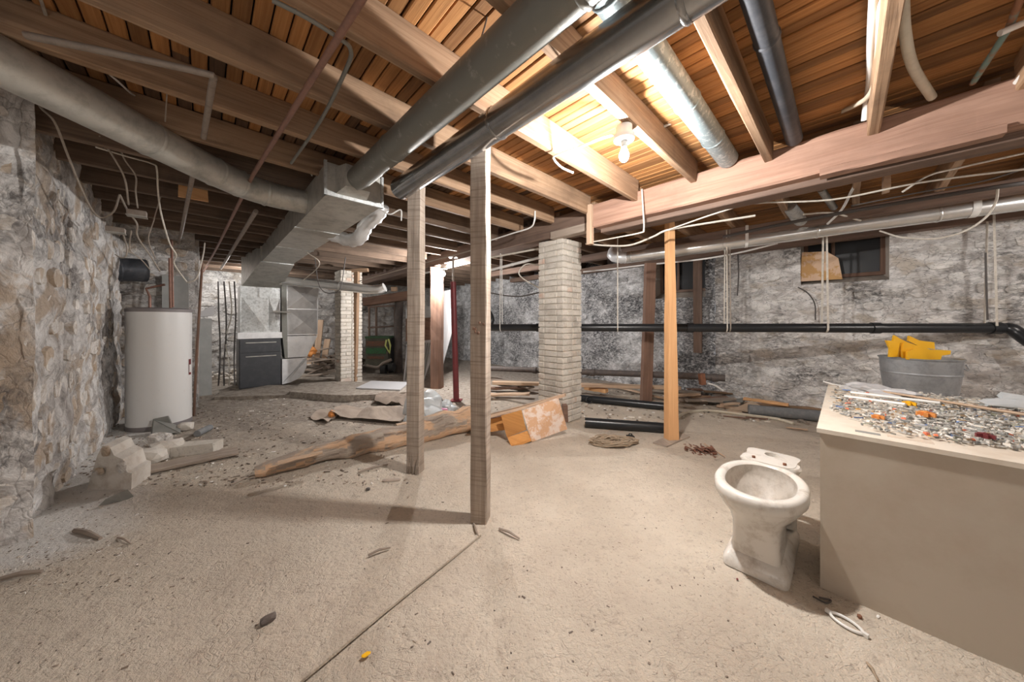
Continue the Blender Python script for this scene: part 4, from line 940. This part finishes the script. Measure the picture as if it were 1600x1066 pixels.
m = MB(); m.tube(spline([B(3.66, .12, ZB + .03), B(3.60, .04, ZB + .02), B(3.45, -.06, ZB + .04)], 4), .006, 6); tag(m.build('wire_scrap', 'white', None, True), 'bent white wire poking over the far left corner of the box', 'wire')

# ------------------------------------------------------------------ TUB + YELLOW PLASTIC
tc = P(1436, 560, 3.15); tc.z = .60
st = thing('stand', 'rough wooden stand behind the cream box holding the zinc tub', 'stand', Vector((tc.x, tc.y, 0)))
m = MB(); m.box(Vector((tc.x, tc.y, .58)), BV * .22, AV * .22, ZV * .018); m.build('stand_top', 'greywood', st)
for a in (-1, 1):
    for b in (-1, 1): m = MB(); q = Vector((tc.x, tc.y, 0)) + BV * .18 * a + AV * .18 * b; m.timber(q, q + ZV * .563, .05, .05, BV, 2); m.build('leg', 'greywood', st)
tb = thing('zinc_tub', 'grey galvanised wash tub full of yellow plastic parts', 'tub', tc)
lathe([(.225, .0), (.232, .02), (.250, .17), (.262, .335), (.270, .34), (.272, .35), (.262, .352), (.255, .335), (.235, .03), (.0001, .025)], tc, 44).build('tub_body', 'tub', tb, True)
lathe([(.2525, .19), (.256, .195), (.2565, .205), (.254, .21)], tc, 44).build('rib', 'tub', tb, True)
m = MB(); q = tc + Vector((.17, -.205, .28)); m.tube(spline([q + Vector((-.04, 0, .02)), q + Vector((-.03, -.02, -.02)), q + Vector((.03, -.0, -.02)), q + Vector((.045, .03, .02))], 4), .006, 6); m.build('handle', 'tub', tb, True)
def yplate(label, px, d, rot, slots=True):
    """yellow serrated moulded plate; px outline on plane at depth d"""
    m = MB(); pts = [P(x, y, d) for x, y in px]; m.prism(pts, Vector((.01, .025, 0))); return tag(m.build('yellow_plastic_part', 'yellow'), label, 'plastic part')
yplate('yellow angular plastic bracket at the left end of the tub', [(1385, 532), (1396, 533), (1398, 524), (1412, 533), (1406, 536), (1402, 558), (1390, 558), (1391, 545)], 3.1, 0)
yplate('yellow plastic plate with a pointed tip standing behind the left bracket', [(1404, 558), (1407, 537), (1398, 525), (1416, 534), (1438, 542), (1436, 548), (1414, 546), (1413, 558)], 3.14, 0)
yplate('yellow plastic plate with a raised tip in the middle of the tub', [(1420, 533), (1421, 525), (1436, 532), (1460, 535), (1461, 546), (1440, 543)], 3.2, 0)
yplate('long yellow plastic plate slanting to the right over the tub', [(1412, 536), (1440, 541), (1462, 550), (1472, 556), (1470, 562), (1430, 562), (1412, 562), (1410, 548)], 3.08, 0)
yplate('thin yellow plastic bar poking out at the right of the tub', [(1450, 546), (1486, 548), (1485, 554), (1470, 556), (1450, 553)], 3.22, 0)
yplate('lowest yellow plastic grid piece at the front of the tub', [(1418, 550), (1428, 546), (1445, 548), (1450, 562), (1418, 562)], 3.03, 0)

# ------------------------------------------------------------------ LOG AND BROKEN DRAWER
m = MB(); a = G(398, 738, .05); b = G(752, 650, .13)
pts = []; rs = []
for i in range(34):
    t_ = i / 33; p = a.lerp(b, t_) + Vector((0, .03 * math.sin(t_ * 5), .01 * math.sin(t_ * 9))); pts.append(p)
    rs.append((.035 + .085 * min(1, t_ * 2.2) ** .7 + (.022 if t_ > .6 else 0)) * (1 + .05 * math.sin(i * 1.3)))
lg = thing('fallen_log', 'peeling split log lying on the sand behind the two timber posts', 'log', a.lerp(b, .5))
o0 = len(m.v); m.tube(pts, rs, 22)
for i in range(len(m.v)):
    v = m.v[i]; k = noise.noise(v * 5) * .034 + noise.noise(v * 16) * .009; ax = pts[min(33, i // 22)]
    m.v[i] = v + (v - ax).normalized() * k; m.v[i].z = max(m.v[i].z, .004)
m.build('trunk', 'log', lg, True, ang=25)
for (x, y, l) in ((470, 715, .32), (560, 682, .4), (640, 660, .3), (700, 648, .35)):
    m = MB(); c = G(x, y, .14); dr = (b - a).normalized(); m.timber(c - dr * l * .5, c + dr * l * .5, .05, .018, None, 5, .004); m.build('bark_strip', 'paleply' if x != 560 else 'joist', lg)
db = thing('broken_drawer', 'broken wooden drawer with a pale stained front leaning against the brick column', 'drawer', G(800, 690))
def q4(lst, d, off, name, mat):
    m = MB(); m.prism([P(x, y, dd_) for (x, y), dd_ in zip(lst, d)], off); return m.build(name, mat, db)
q4([(816, 642), (872, 622), (886, 671), (831, 691)], [3.52, 3.66, 3.70, 3.46], Vector((.008, .025, 0)), 'drawer_front', 'stained')
q4([(740, 655), (810, 636), (882, 616), (883, 620), (812, 641), (741, 660)], [3.5, 3.6, 3.75, 3.75, 3.6, 3.5], Vector((.03, .10, -.01)), 'top_board', 'paleply')
q4([(742, 662), (812, 644), (815, 650), (823, 672), (790, 672), (744, 678)], [3.62, 3.66, 3.66, 3.64, 3.62, 3.6], Vector((.0, .02, 0)), 'side_panel', 'orangeply')
q4([(783, 650), (815, 641), (822, 672), (792, 684)], [3.52, 3.5, 3.47, 3.5], Vector((.0, .015, 0)), 'divider', 'orangeply')
q4([(793, 684), (823, 674), (829, 690), (800, 701)], [3.44, 3.46, 3.44, 3.35], Vector((.01, .02, 0)), 'lower_panel', 'orangeply')
q4([(800, 700), (829, 690), (829, 687), (799, 697)], [3.35, 3.44, 3.44, 3.35], Vector((0, .2, -.01)), 'bottom_board', 'orangeply')
q4([(880, 634), (887, 634), (888, 660), (882, 660)], [3.72, 3.78, 3.78, 3.72], Vector((0, .1, 0)), 'bracket', 'oldpost')
q4([(802, 688), (813, 685), (813, 688), (802, 691)], [3.43, 3.44, 3.44, 3.43], Vector((0, -.006, 0)), 'white_label', 'white')
m = MB(); m.timber(G(712, 664, .07), G(790, 650, .11), .05, .03, None, 4, .004); tag(m.build('split_lath', 'oldpost'), 'dark split lath wedged between log and broken drawer', 'lath')

# ------------------------------------------------------------------ BACKGROUND THINGS
gc = thing('green_cart', 'green and red striped tin cart with black wheels by the round post', 'cart', G(592, 585))
def PB(x0, x1, y0, y1, d, dep, name, mat, parent=None):
    m = MB(); m.prism([P(x0, y0, d), P(x1, y0, d), P(x1, y1, d), P(x0, y1, d)], Vector((0, dep, 0))); return m.build(name, mat, parent)
PB(571, 606, 528, 572, 7.9, .45, 'tin_body', 'tin', gc); PB(607, 617, 528, 584, 8.1, .4, 'side_frame', 'black', gc)
PB(572, 603, 533, 541, 7.88, .01, 'red_print', 'stripe', gc); PB(572, 603, 544, 553, 7.88, .01, 'green_print', 'greenprint', gc); PB(573, 600, 557, 561, 7.88, .01, 'lower_print', 'stripe', gc)
PB(570, 608, 526, 529, 7.86, .5, 'rim', 'green', gc)
m = MB(); m.tube([P(604, 531, 7.84), P(602, 540, 7.82), P(609, 552, 7.82), P(610, 540, 7.82), P(607, 530, 7.84)], .022, 6); m.build('handle', 'lime', gc)
m = MB(); m.tube(spline([P(573, 571, 7.8), P(590, 574, 7.75), P(598, 568, 7.75), P(612, 562, 7.8)], 4), .035, 8); m.build('drawbar', 'iron', gc)
for x, y in ((600, 577), (612, 574)):
    m = MB(); c = P(x, y, 7.78); m.tube([c - Vector((.06, .0, 0)), c + Vector((.06, .0, 0))], .11, 16); m.build('wheel', 'rubber', gc, True)
wfm = thing('window_frame_scrap', 'dark old window frame leaning above the green cart', 'frame', P(595, 525, 8.4))
for (a, b_) in (((577, 475), (577, 527)), ((588, 478), (588, 527)), ((617, 478), (617, 527)), ((575, 512), (618, 510)), ((575, 480), (618, 478))):
    m = MB(); m.timber(P(*a, 8.4), P(*b_, 8.4), .06, .04, Vector((0, 1, 0)), 2); m.build('bar', 'darkbeam', wfm)
m = MB(); m.timber(P(570, 472, 8.0), P(640, 462, 8.0), .24, .2, Vector((0, 1, 0)), 6, .01); tag(m.build('short_beam', 'oldpost'), 'short brown timber lying across the round post behind', 'beam')
m = MB(); m.timber(P(612, 452, 7.5), P(620, 452, 7.5), .09, .1, Vector((0, 1, 0)), 1); tag(m.build('wood_block', 'paleply'), 'small pale wood block above the short brown timber', 'wood block')
m = MB(); m.prism([P(636, 535, 7.2), P(674, 531, 7.2), P(672, 560, 7.1), P(660, 596, 6.9), P(630, 596, 6.9)], Vector((.02, .05, 0))); tag(m.build('corrugated_sheet', 'sheet'), 'dirty white corrugated sheet leaning behind the second timber post', 'sheet')
m = MB()
for k in range(9): m.tube([P(640 + k * 4, 536, 7.15), P(634 + k * 3.4, 594, 6.85)], .012, 5)
tag(m.build('sheet_ribs', 'galvdark'), 'dark ribs showing on the leaning white corrugated sheet', 'ribs')
m = MB(); m.prism([P(692, 455, 7.6), P(709, 452, 7.6), P(706, 520, 7.5), P(692, 570, 7.4)], Vector((0, .05, 0))); tag(m.build('insulation_board', 'sheet'), 'pale insulation board standing behind the red jack post', 'board')
PB(634, 674, 495, 533, 7.6, .3, 'dark_cabinet', 'oldpost').name = 'brown_cabinet'
tag(bpy.data.objects['brown_cabinet'], 'dark brown cabinet behind the second timber post', 'cabinet')
m = MB(); m.prism([P(634, 482, 7.6), P(674, 478, 7.6), P(676, 496, 7.5), P(634, 498, 7.5)], Vector((0, .3, 0))); tag(m.build('plastic_cover', 'bag'), 'grey plastic cover slumped over the brown cabinet', 'cover')
# plastic bag + pipe behind the log
crumple(G(665, 640, .16), .26, .22, .20, 'bag', 'plastic_bag', 'large clear plastic bag slumped behind the second timber post', 'bag', rot=.3)
crumple(G(697, 640, .12), .12, .1, .12, 'bag', 'plastic_bag', 'small clear bag with pink print beside the red jack post', 'bag')
m = MB(); rock(m, G(696, 640, .17) - Vector((0, .07, 0)), .055, .03, .05, 0, 2, .3); tag(m.build('pink_wrapper', 'pink', None, True), 'pink printed wrapper inside the small bag', 'wrapper')
op = P(692, 641, 4.25); m = MB(); m.tube([op, op + Vector((-.16, .38, .02))], .075, 20, False); m.tube([op + Vector((.001, 0, 0)), op + Vector((-.155, .37, .02))], .062, 20, False)
k0 = len(m.v)
tag(m.build('pipe_offcut', 'abs', None, True, rec=False), 'open-ended black pipe offcut behind the fallen log', 'pipe')
# brush pile and boards right of furnace
for i in range(16):
    lbx = 'loose grey lath in the heap left of the small brick column'
    m = MB(); x = rr(470, 520); y = rr(555, 600); d = rr(7.4, 8.6); q = P(x, y, d); q.z = max(q.z, .05); a = rr(-.5, .5)
    L = rr(.3, .6); m.timber(q - Vector((math.cos(a) * L, math.sin(a) * .2, rr(-.1, .1))), q + Vector((math.cos(a) * L, math.sin(a) * .2, rr(0, .25))), .07, .03, None, 3, .006)
    tag(m.build('lath', 'greywood'), lbx, 'lath', 'laths heaped by the far column')
for x0, x1, y0, y1, lb in ((482, 490, 485, 572, 'left pale plank standing upright in the gap right of the return duct'), (494, 501, 500, 570, 'middle pale plank standing upright in the gap right of the return duct'), (505, 512, 530, 572, 'short right plank standing upright in the gap before the small brick column')):
    m = MB(); m.timber(P(x0, y1, 8.6), P(x1, y0, 8.8), .16, .03, Vector((1, 0, 0)), 3); tag(m.build('upright_plank', 'paleply'), lb, 'plank')
crumple(P(484, 549, 8.0), .16, .12, .11, 'orangeflag', 'orange_sack', 'orange sack on the lath heap right of the return duct', 'sack')
pile = MB()
for i in range(60): rock(pile, Vector((rr(-4.9, -4.0), rr(8.0, 9.2), rr(.0, .45))), rr(.08, .2), rr(.08, .2), rr(.04, .1), R() * 3, 1)
tag(pile.build('dirt_heap', 'tarp'), 'heap of dirt and rubbish under the laths before the far column', 'rubble', stuff=True)
pile = MB()
for i in range(130): rock(pile, Vector((rr(-6.8, -5.3), rr(6.6, 8.6), rr(.0, .18))), rr(.03, .13), rr(.03, .13), rr(.03, .08), R() * 3, 1)
tag(pile.build('rubble_heap', 'whitechunk'), 'pale rubble strewn between grey cabinet and furnace', 'rubble', stuff=True)

# slab edge, felt sheets, white boards in mid distance
def flat(pxs, h, th, mat, nm, lb, cat, bump=0):
    m = MB(); poly = [G(x, y, h) for x, y in pxs]; m.prism([p - ZV * (th + 0) for p in poly], ZV * th); return tag(m.build(nm, mat), lb, cat)
flat([(452, 612), (470, 599), (520, 596), (640, 597), (645, 612), (600, 616), (540, 618), (500, 616)], .10, .11, 'floor', 'concrete_slab', 'broken raised concrete slab before the small far brick column', 'slab')
flat([(556, 606), (580, 595), (640, 597), (625, 609)], .125, .02, 'sheet', 'white_board', 'dusty white board lying on the broken concrete slab', 'board')
flat([(335, 621), (352, 612), (450, 606), (452, 617)], .045, .06, 'floor', 'concrete_slab', 'low slab strip in front of the furnace', 'slab')
flat([(765, 618), (765, 600), (842, 606), (842, 634)], .03, .03, 'concrete', 'concrete_slab', 'flat pale slab between nearest post and brick column', 'slab')
def warped(pxs, nm, mat, lb, cat, amp=.03, h=.02, n=14):
    """curling sheet spanned by four ground pixels"""
    c = [G(x, y, h) for x, y in pxs]; m = MB(); idx = {}
    sd = R() * 40
    for j in range(n + 1):
        for i in range(n + 1):
            p = c[0].lerp(c[1], i / n).lerp(c[3].lerp(c[2], i / n), j / n)
            p.z += amp * (noise.noise(Vector((p.x * 3 + sd, p.y * 3, 0))) + .6) + amp * .4 * noise.noise(Vector((p.x * 9, p.y * 9, sd)))
            p.z = max(p.z, ground(p.x, p.y) + .004); idx[i, j] = len(m.v); m.v.append(p)
    k = len(m.v); m.v += [p - ZV * .006 for p in m.v[:k]]
    def fa(a): m.f.append(a); m.uv.append(None); m.c.append(None)
    for j in range(n):
        for i in range(n):
            q = [idx[i, j], idx[i + 1, j], idx[i + 1, j + 1], idx[i, j + 1]]; fa(q); fa([k + z for z in q[::-1]])
    for i in range(n):
        for q in ([idx[i, 0], idx[i + 1, 0]], [idx[i + 1, n], idx[i, n]]): fa([q[1], q[0], k + q[0], k + q[1]])
        for q in ([idx[0, i + 1], idx[0, i]], [idx[n, i], idx[n, i + 1]]): fa([q[1], q[0], k + q[0], k + q[1]])
    return tag(m.build(nm, mat, None, True, rec=False, ang=60), lb, cat)
warped([(515, 652), (640, 664), (640, 640), (535, 640)], 'felt_sheet', 'greywood', 'curled grey felt sheet lying behind the fallen log', 'sheet', .07)
warped([(585, 632), (640, 642), (640, 618), (600, 612)], 'felt_sheet', 'tarp', 'dark brown felt sheet humped against the concrete slab', 'sheet', .12)
warped([(485, 655), (512, 662), (530, 648), (505, 642)], 'felt_sheet', 'greywood', 'small curled scrap at the left end of the grey felt', 'sheet', .06)
crumple(G(519, 648, .05), .035, .03, .06, 'orangeflag', 'orange_scrap', 'tiny orange scrap at the left end of the grey felt sheet', 'scrap')
warped([(468, 612), (506, 624), (520, 616), (485, 606)], 'felt_sheet', 'concrete', 'thin grey board scrap lying in front of the concrete slab', 'sheet', .03)
# plank pile behind the column
PL = [((770, 598), (1062, 606), .20, .14, .05, 'paleply', 'long pale plank on top of the pile along the wall, crossing behind the brick column'),
      ((915, 606), (948, 611), .12, .12, .06, 'newwood', 'short orange board end right of the brick column'),
      ((800, 606), (850, 609), .05, .16, .04, 'greywood', 'grey plank on the ground left of the brick column'),
      ((765, 590), (830, 606), .14, .16, .03, 'tarp', 'dark warped board left of the brick column'),
      ((1000, 604), (1095, 615), .10, .12, .04, 'greywood', 'grey plank sticking out right of the leaning brown post'),
      ((960, 604), (1060, 628), .05, .05, .03, 'paleply', 'slanting narrow batten under the plank pile'),
      ((1058, 612), (1110, 622), .05, .12, .04, 'oldpost', 'short dark plank right of the orange pine post'),
      ((1060, 624), (1105, 628), .03, .16, .05, 'greywood', 'weathered plank end at the front of the pile right of the pine post'),
      ((1162, 623), (1232, 633), .09, .10, .035, 'newwood', 'upper orange board along the foot of the stone wall'),
      ((1165, 630), (1290, 640), .05, .07, .03, 'joist', 'lower reddish board along the foot of the stone wall'),
      ((1190, 643), (1232, 648), .03, .09, .03, 'newwood', 'small orange block in front of the grey fibre pipe'),
      ((1120, 634), (1165, 640), .02, .10, .03, 'paleply', 'short pale batten left of the cardboard piece'),
      ((1235, 648), (1262, 662), .02, .04, .02, 'greywood', 'thin broken stick before the grey fibre pipe'),
      ((1228, 668), (1262, 672), .02, .03, .015, 'paleply', 'pale splinter beside the far corner of the cream box')]
for a, b_, h_, w_, t_, mt, lb in PL:
    m = MB(); m.timber(G(*a, h_), G(*b_, h_), w_, t_, None, 6, .004); tag(m.build('plank', mt), lb, 'plank')
m = MB(); m.timber(P(1096, 584, 4.65), P(1098, 601, 4.65), .07, .07, Vector((0, 1, 0)), 2); tag(m.build('wood_block', 'rust'), 'rusty brown block under the end of the cast-iron drain', 'wood block')
warped([(1105, 630), (1160, 632), (1168, 618), (1120, 612)], 'slate_sheet', 'slate', 'grey warped sheet lying at the foot of the stone wall', 'sheet', .05)
m = MB(); m.prism([G(1145, 640, .05), G(1175, 627, .14), G(1205, 644, .03), G(1192, 648, .01)], ZV * .008); tag(m.build('cardboard_piece', 'cardboard'), 'larger folded tan cardboard piece by the stone wall', 'cardboard')
m = MB(); m.prism([G(1136, 642, .01), G(1150, 636, .07), G(1160, 645, .02), G(1142, 647, .01)], ZV * .006); tag(m.build('cardboard_piece', 'cardboard'), 'small tan cardboard flap left of the larger piece', 'cardboard')
cable('white hose lying on the sand along the rubbish from pine post to cream box', [G(1058, 652, .02), G(1075, 644, .02), G(1110, 642, .02), G(1170, 649, .02), G(1215, 655, .02), G(1240, 662, .02)], .018, 'hose')
cable('short white pipe arc at the end of the cast-iron drain', [P(1106, 599, 4.7), P(1118, 603, 4.7), P(1130, 611, 4.7)], .014, 'pvc')
for a, b_, lb in (((1130, 650), (1170, 654), 'dark broken stick below the white hose'), ((1165, 652), (1200, 655), 'dark stick in front of the cardboard'), ((1212, 650), (1240, 652), 'bent dark stick beside the grey pipe')):
    m = MB(); m.timber(G(*a, .012), G(*b_, .02), .03, .015, None, 3, .003); tag(m.build('stick', 'oldpost'), lb, 'stick')

# ------------------------------------------------------------------ LEFT RUBBLE
m = MB(); c = G(172, 755, .0)
poly = [(135, 768), (152, 712), (160, 697), (172, 700), (178, 712), (192, 718), (198, 738), (206, 740), (205, 768)]
d0 = 2.47
m.prism([P(x, y, d0) for x, y in poly], Vector((-.10, .22, 0)))
rb = thing('mortared_stone_chunk', 'pyramid-shaped chunk of mortared wall stones by the left wall foot', 'rubble', c)
bm_o = m.build('chunk', 'whitechunk', rb); bm_o.location.z = .0 - 0 if False else bm_o.location.z
m = MB(); rock(m, P(154, 737, 2.45), .045, .02, .04, 0, 2, .15); m.build('round_stone', 'stoneleft', rb, True)
m = MB(); rock(m, P(190, 730, 2.46), .04, .02, .06, 0, 2, .2); m.build('grey_stone', 'stoneleft', rb, True)
m = MB(); rock(m, P(166, 705, 2.46), .03, .02, .05, 0, 2, .2); m.build('top_stone', 'stoneleft', rb, True)
def chunk(lb, x, y, sx, sy, sz, mat, rot=0, nm='rubble_chunk', sub=2, cat='rubble'):
    c = G(x, y, 0); c.z = sz * .7; m = MB(); rock(m, c, sx, sy, sz, rot, sub, .2); return tag(m.build(nm, mat, None, False), lb, cat)
chunk('white mortar lump with a brown stone, right of the pyramid chunk', 228, 726, .17, .11, .09, 'whitechunk', .3)
chunk('pale angular lump on top right of the brown stone lump', 262, 712, .14, .10, .10, 'whitechunk', .9)
chunk('dark grey stone at the back of the rubble group', 248, 697, .12, .08, .09, 'stoneleft', 0)
m = MB(); c = G(308, 700, .045); m.box(c, Vector((.17, .04, 0)), Vector((-.02, .07, 0)), ZV * .045 , jit=.012); tag(m.build('loose_brick', 'brick'), 'single loose buff brick with mortar on the floor', 'brick')
m = MB(); m.timber(G(210, 738, .03), G(372, 704, .03), .2, .025, None, 8, .006); tag(m.build('grey_board', 'greywood'), 'long grey board on the floor in front of the rubble at left', 'board')
m = MB(); m.prism([P(236, 671, 3.72), P(239, 655, 3.75), P(262, 650, 3.8), P(268, 662, 3.8), P(281, 668, 3.8), P(281, 676, 3.72), P(236, 680, 3.6)], Vector((0, .01, .0))); tag(m.build('slate_piece', 'slate'), 'broken grey slate leaning on the foot of the water heater', 'slate')
m = MB(); m.tube([G(308, 678, .04), G(328, 668, .04)], .035, 10); tag(m.build('pipe_offcut', 'cement', None, True), 'short grey pipe offcut right of the water heater foot', 'pipe')
chunk('buff stone beside the leaning slate', 290, 672, .09, .07, .06, 'whitechunk', .4)
m = MB(); m.prism([G(152, 793, .0), G(165, 780, .05), G(182, 773, .06), G(192, 784, .0)], Vector((.02, .05, .01))); tag(m.build('roof_tile_piece', 'slate'), 'small grey roof tile piece in front of the pyramid chunk', 'tile')
for a, b_, r_, lb in (((117, 829), (157, 842), .014, 'short grey stick lying near the left pier foot'), ((0, 905), (66, 893), .012, 'stick at the extreme left edge of the floor'), ((184, 840), (205, 850), .006, 'thin crooked twig on the sand left'), ((360, 758), (400, 742), .007, 'twig beside the tip of the fallen log'), ((575, 868), (610, 856), .006, 'thin sliver on the sand before the nearest post'), ((560, 738), (606, 726), .010, 'splinter lying left of the second post foot'), ((780, 826), (812, 842), .007, 'dark twig right of the nearest post foot'), ((748, 838), (740, 818), .006, 'small twig at the foot of the nearest post'), ((1355, 1036), (1372, 1064), .005, 'pale straw at the bottom right floor')):
    m = MB(); pa = G(*a, .012); pb = G(*b_, .012); m.tube([pa, pa.lerp(pb, .5) + Vector((0, 0, .01)), pb], [r_, r_ * 1.1, r_ * .7], 6); tag(m.build('stick', 'greywood' if 'straw' not in lb else 'rope'), lb, 'stick')
chunk('black charred wood fragment on the sand at bottom centre left', 419, 972, .035, .02, .018, 'cast', .8, 'charred_wood', cat='wood')
chunk('small dark lump on the sand in front of the second post', 575, 766, .02, .015, .012, 'cast', .2, 'dark_lump')
chunk('splintered bark flakes before the foot of the second post', 612, 752, .09, .03, .012, 'greywood', .1, 'bark_flakes', cat='bark')
# buried board
m = MB(); m.prism([G(655, 850, .002), G(752, 838, .002), G(600, 960, .002), G(455, 1082, .002), G(290, 1082, .002)], ZV * .012)
tag(m.build('dusty_board', 'floor'), 'dust-covered flat board half buried in the sand at the bottom centre', 'board')
for k in range(16):
    x = rr(1050, 1160); y = rr(598, 632); m = MB(); L = rr(.12, .38); q = G(x, y, .03 + (640 - y) * .0012 + rr(0, .05)); a = rr(-.7, .35)
    d_ = Vector((math.cos(a) * L, math.sin(a) * L, rr(-.02, .03)))
    m.timber(q - d_, q + d_, rr(.05, .14), rr(.015, .04), None, 4, .006)
    mt = ['greywood', 'oldpost', 'paleply', 'joist', 'greywood', 'darkbeam'][k % 6]; wd = {'greywood': 'grey', 'oldpost': 'dark brown', 'paleply': 'pale', 'joist': 'reddish', 'darkbeam': 'blackened'}[mt]
    tag(m.build('board_scrap', mt), wd + ' broken board in the heap between pine post and wall', 'board', wd + ' boards heaped by the stone wall')
for k, (x, y, w_, lb) in enumerate(((785, 606, .5, 'dark splintered board lying left of the brick column base'), (818, 598, .4, 'grey broken board behind the dark splintered one'), (795, 615, .35, 'short pale batten lying before the slab left of the brick column'))):
    m = MB(); q = G(x, y, .07); m.timber(q - Vector((w_, .1, 0)), q + Vector((w_, -.2, .04)), .13, .03, None, 5, .008); tag(m.build('board_scrap', ['oldpost', 'greywood', 'paleply'][k]), lb, 'board')
# string heap, clamp, rag, ring
m = MB(); c = G(958, 694, .0)
for k in range(34):
    pts = []; a0 = R() * 6; rx = rr(.08, .27); ry = rr(.04, .15)
    for j in range(9):
        a = a0 + j * .62; pts.append(c + Vector((math.cos(a) * rx + rr(-.03, .03), math.sin(a) * ry + rr(-.02, .02), .012 + rr(0, .045))))
    m.tube(spline(pts, 3), .006, 4)
tag(m.build('string_tangle', 'rope'), 'tangle of tan string on the sand right of the brick column', 'string')
cl = thing('black_clamp', 'small square black fitting on the sand between string tangle and pine post', 'fitting', G(985, 684))
m = MB(); q = G(985, 685, .03); m.box(q, Vector((.036, 0, 0)), Vector((0, .03, 0)), ZV * .028); m.build('block', 'rubber', cl)
m = MB(); m.tube([q + Vector((-.02, 0, .028)), q + Vector((-.01, 0, .05)), q + Vector((.01, 0, .05)), q + Vector((.02, 0, .028))], .006, 6); m.build('loop', 'rubber', cl)
m = MB(); c = G(921, 625, .06); m.tube([c + Vector((math.cos(a * .524) * .05, 0, math.sin(a * .524) * .05)) for a in range(13)], .012, 6); tag(m.build('pipe_clamp_ring', 'rubber', None, True), 'dark ring standing on the sand just right of the brick column', 'ring')
m = MB(); c = G(1100, 707, .0)
for k in range(90):
    q = c + Vector((random.gauss(0, .07), random.gauss(0, .05), rr(.005, .05))); a = R() * 6
    m.box(q, Vector((math.cos(a), math.sin(a), rr(-.3, .3))) * rr(.01, .035), Vector((-math.sin(a), math.cos(a), 0)) * .006, ZV * .003, jit=.004)
tag(m.build('rusty_scrap_heap', 'rag'), 'little heap of rust-brown shavings between pine post and toilet', 'scrap', stuff=True)
m = MB(); m.tube([G(1100, 693, .02), G(1133, 714, .02)], .005, 5); tag(m.build('stick', 'paleply'), 'thin pale stick leaning on the rust-brown shavings', 'stick')
rg = thing('plastic_ring', 'white oval plastic clamp ring on the sand in front of the cream box', 'ring', G(1322, 975))
c = G(1322, 973, .012); m = MB(); ax = (G(1340, 985) - G(1304, 962)).normalized(); ay = Vector((-ax.y, ax.x, 0))
m.tube([c + ax * math.cos(k * math.pi / 10) * .05 + ay * math.sin(k * math.pi / 10) * .028 for k in range(21)], .006, 8); m.build('ring', 'white', rg, True)
for s in (-1, 1): m = MB(); m.box(c + ax * s * .058, ax * .010, ay * .007, ZV * .007); m.build('lug', 'white', rg)
chunk('tiny white plastic piece near the cream box foot', 1372, 965, .016, .006, .005, 'white', .6, 'plastic_piece', 1, 'plastic')
chunk('rust-coloured crumb between plastic ring and cream box', 1343, 966, .014, .01, .01, 'rust', .6, 'rust_crumb', 1)
chunk('small red speck of plastic in front of the toilet', 1152, 906, .008, .006, .004, 'red', .6, 'plastic_piece', 1, 'plastic')
chunk('small yellow leaf-like flake on the sand at the bottom centre', 572, 1024, .022, .012, .004, 'yellow', .6, 'yellow_flake', 1)
cable('hairpin of dark wire on the sand under the toilet shadow', [G(1270, 932, .006), G(1290, 942, .006), G(1298, 938, .006), G(1280, 934, .006)], .004, 'cabledark')

# crumbs scattered over the floor
def litter(name, lb, n, xr, yr, smin, smax, cols, dens=None):
    m = MB(); k = 0
    while k < n:
        x = rr(*xr); y = rr(*yr)
        if y < 560: continue
        q = G(x, y)
        if dens and R() > dens(x, y): continue
        s = rr(smin, smax); c = random.choice(cols); q.z = ground(q.x, q.y) + s * .25
        if R() < .75: rock(m, q, s, s * rr(.5, 1), s * .5, R() * 3, 1, .3, c)
        else:
            a = R() * 6; m.box(q, Vector((math.cos(a), math.sin(a), 0)) * s * 1.4, Vector((-math.sin(a), math.cos(a), 0)) * s * .4, ZV * s * .25, col=c, jit=s * .2)
        k += 1
    tag(m.build(name, 'scrap'), lb, 'debris', stuff=True)
br = [(.22, .17, .13), (.35, .28, .22), (.12, .09, .07), (.5, .42, .34)]; wt = [(.75, .7, .62), (.5, .46, .4), (.3, .25, .2), (.85, .82, .78)]
litter('floor_crumbs', 'scattered dark crumbs and splinters on the open sand', 420, (20, 1300), (700, 1060), .002, .007, br)
litter('floor_rubble_bits', 'grit and mortar bits strewn over the floor at left', 1500, (90, 640), (615, 760), .004, .017, wt + br + br, lambda x, y: 1 if x < 450 else .4)
litter('wall_foot_grit', 'pale grit along the foot of the left pier', 420, (0, 230), (770, 930), .002, .007, wt + br)
litter('wall_foot_debris', 'small broken bits along the foot of the right wall', 420, (900, 1270), (604, 660), .008, .03, wt + br)
litter('far_floor_bits', 'small debris on the far floor around the concrete slab', 420, (330, 860), (600, 655), .006, .022, wt + br + br)
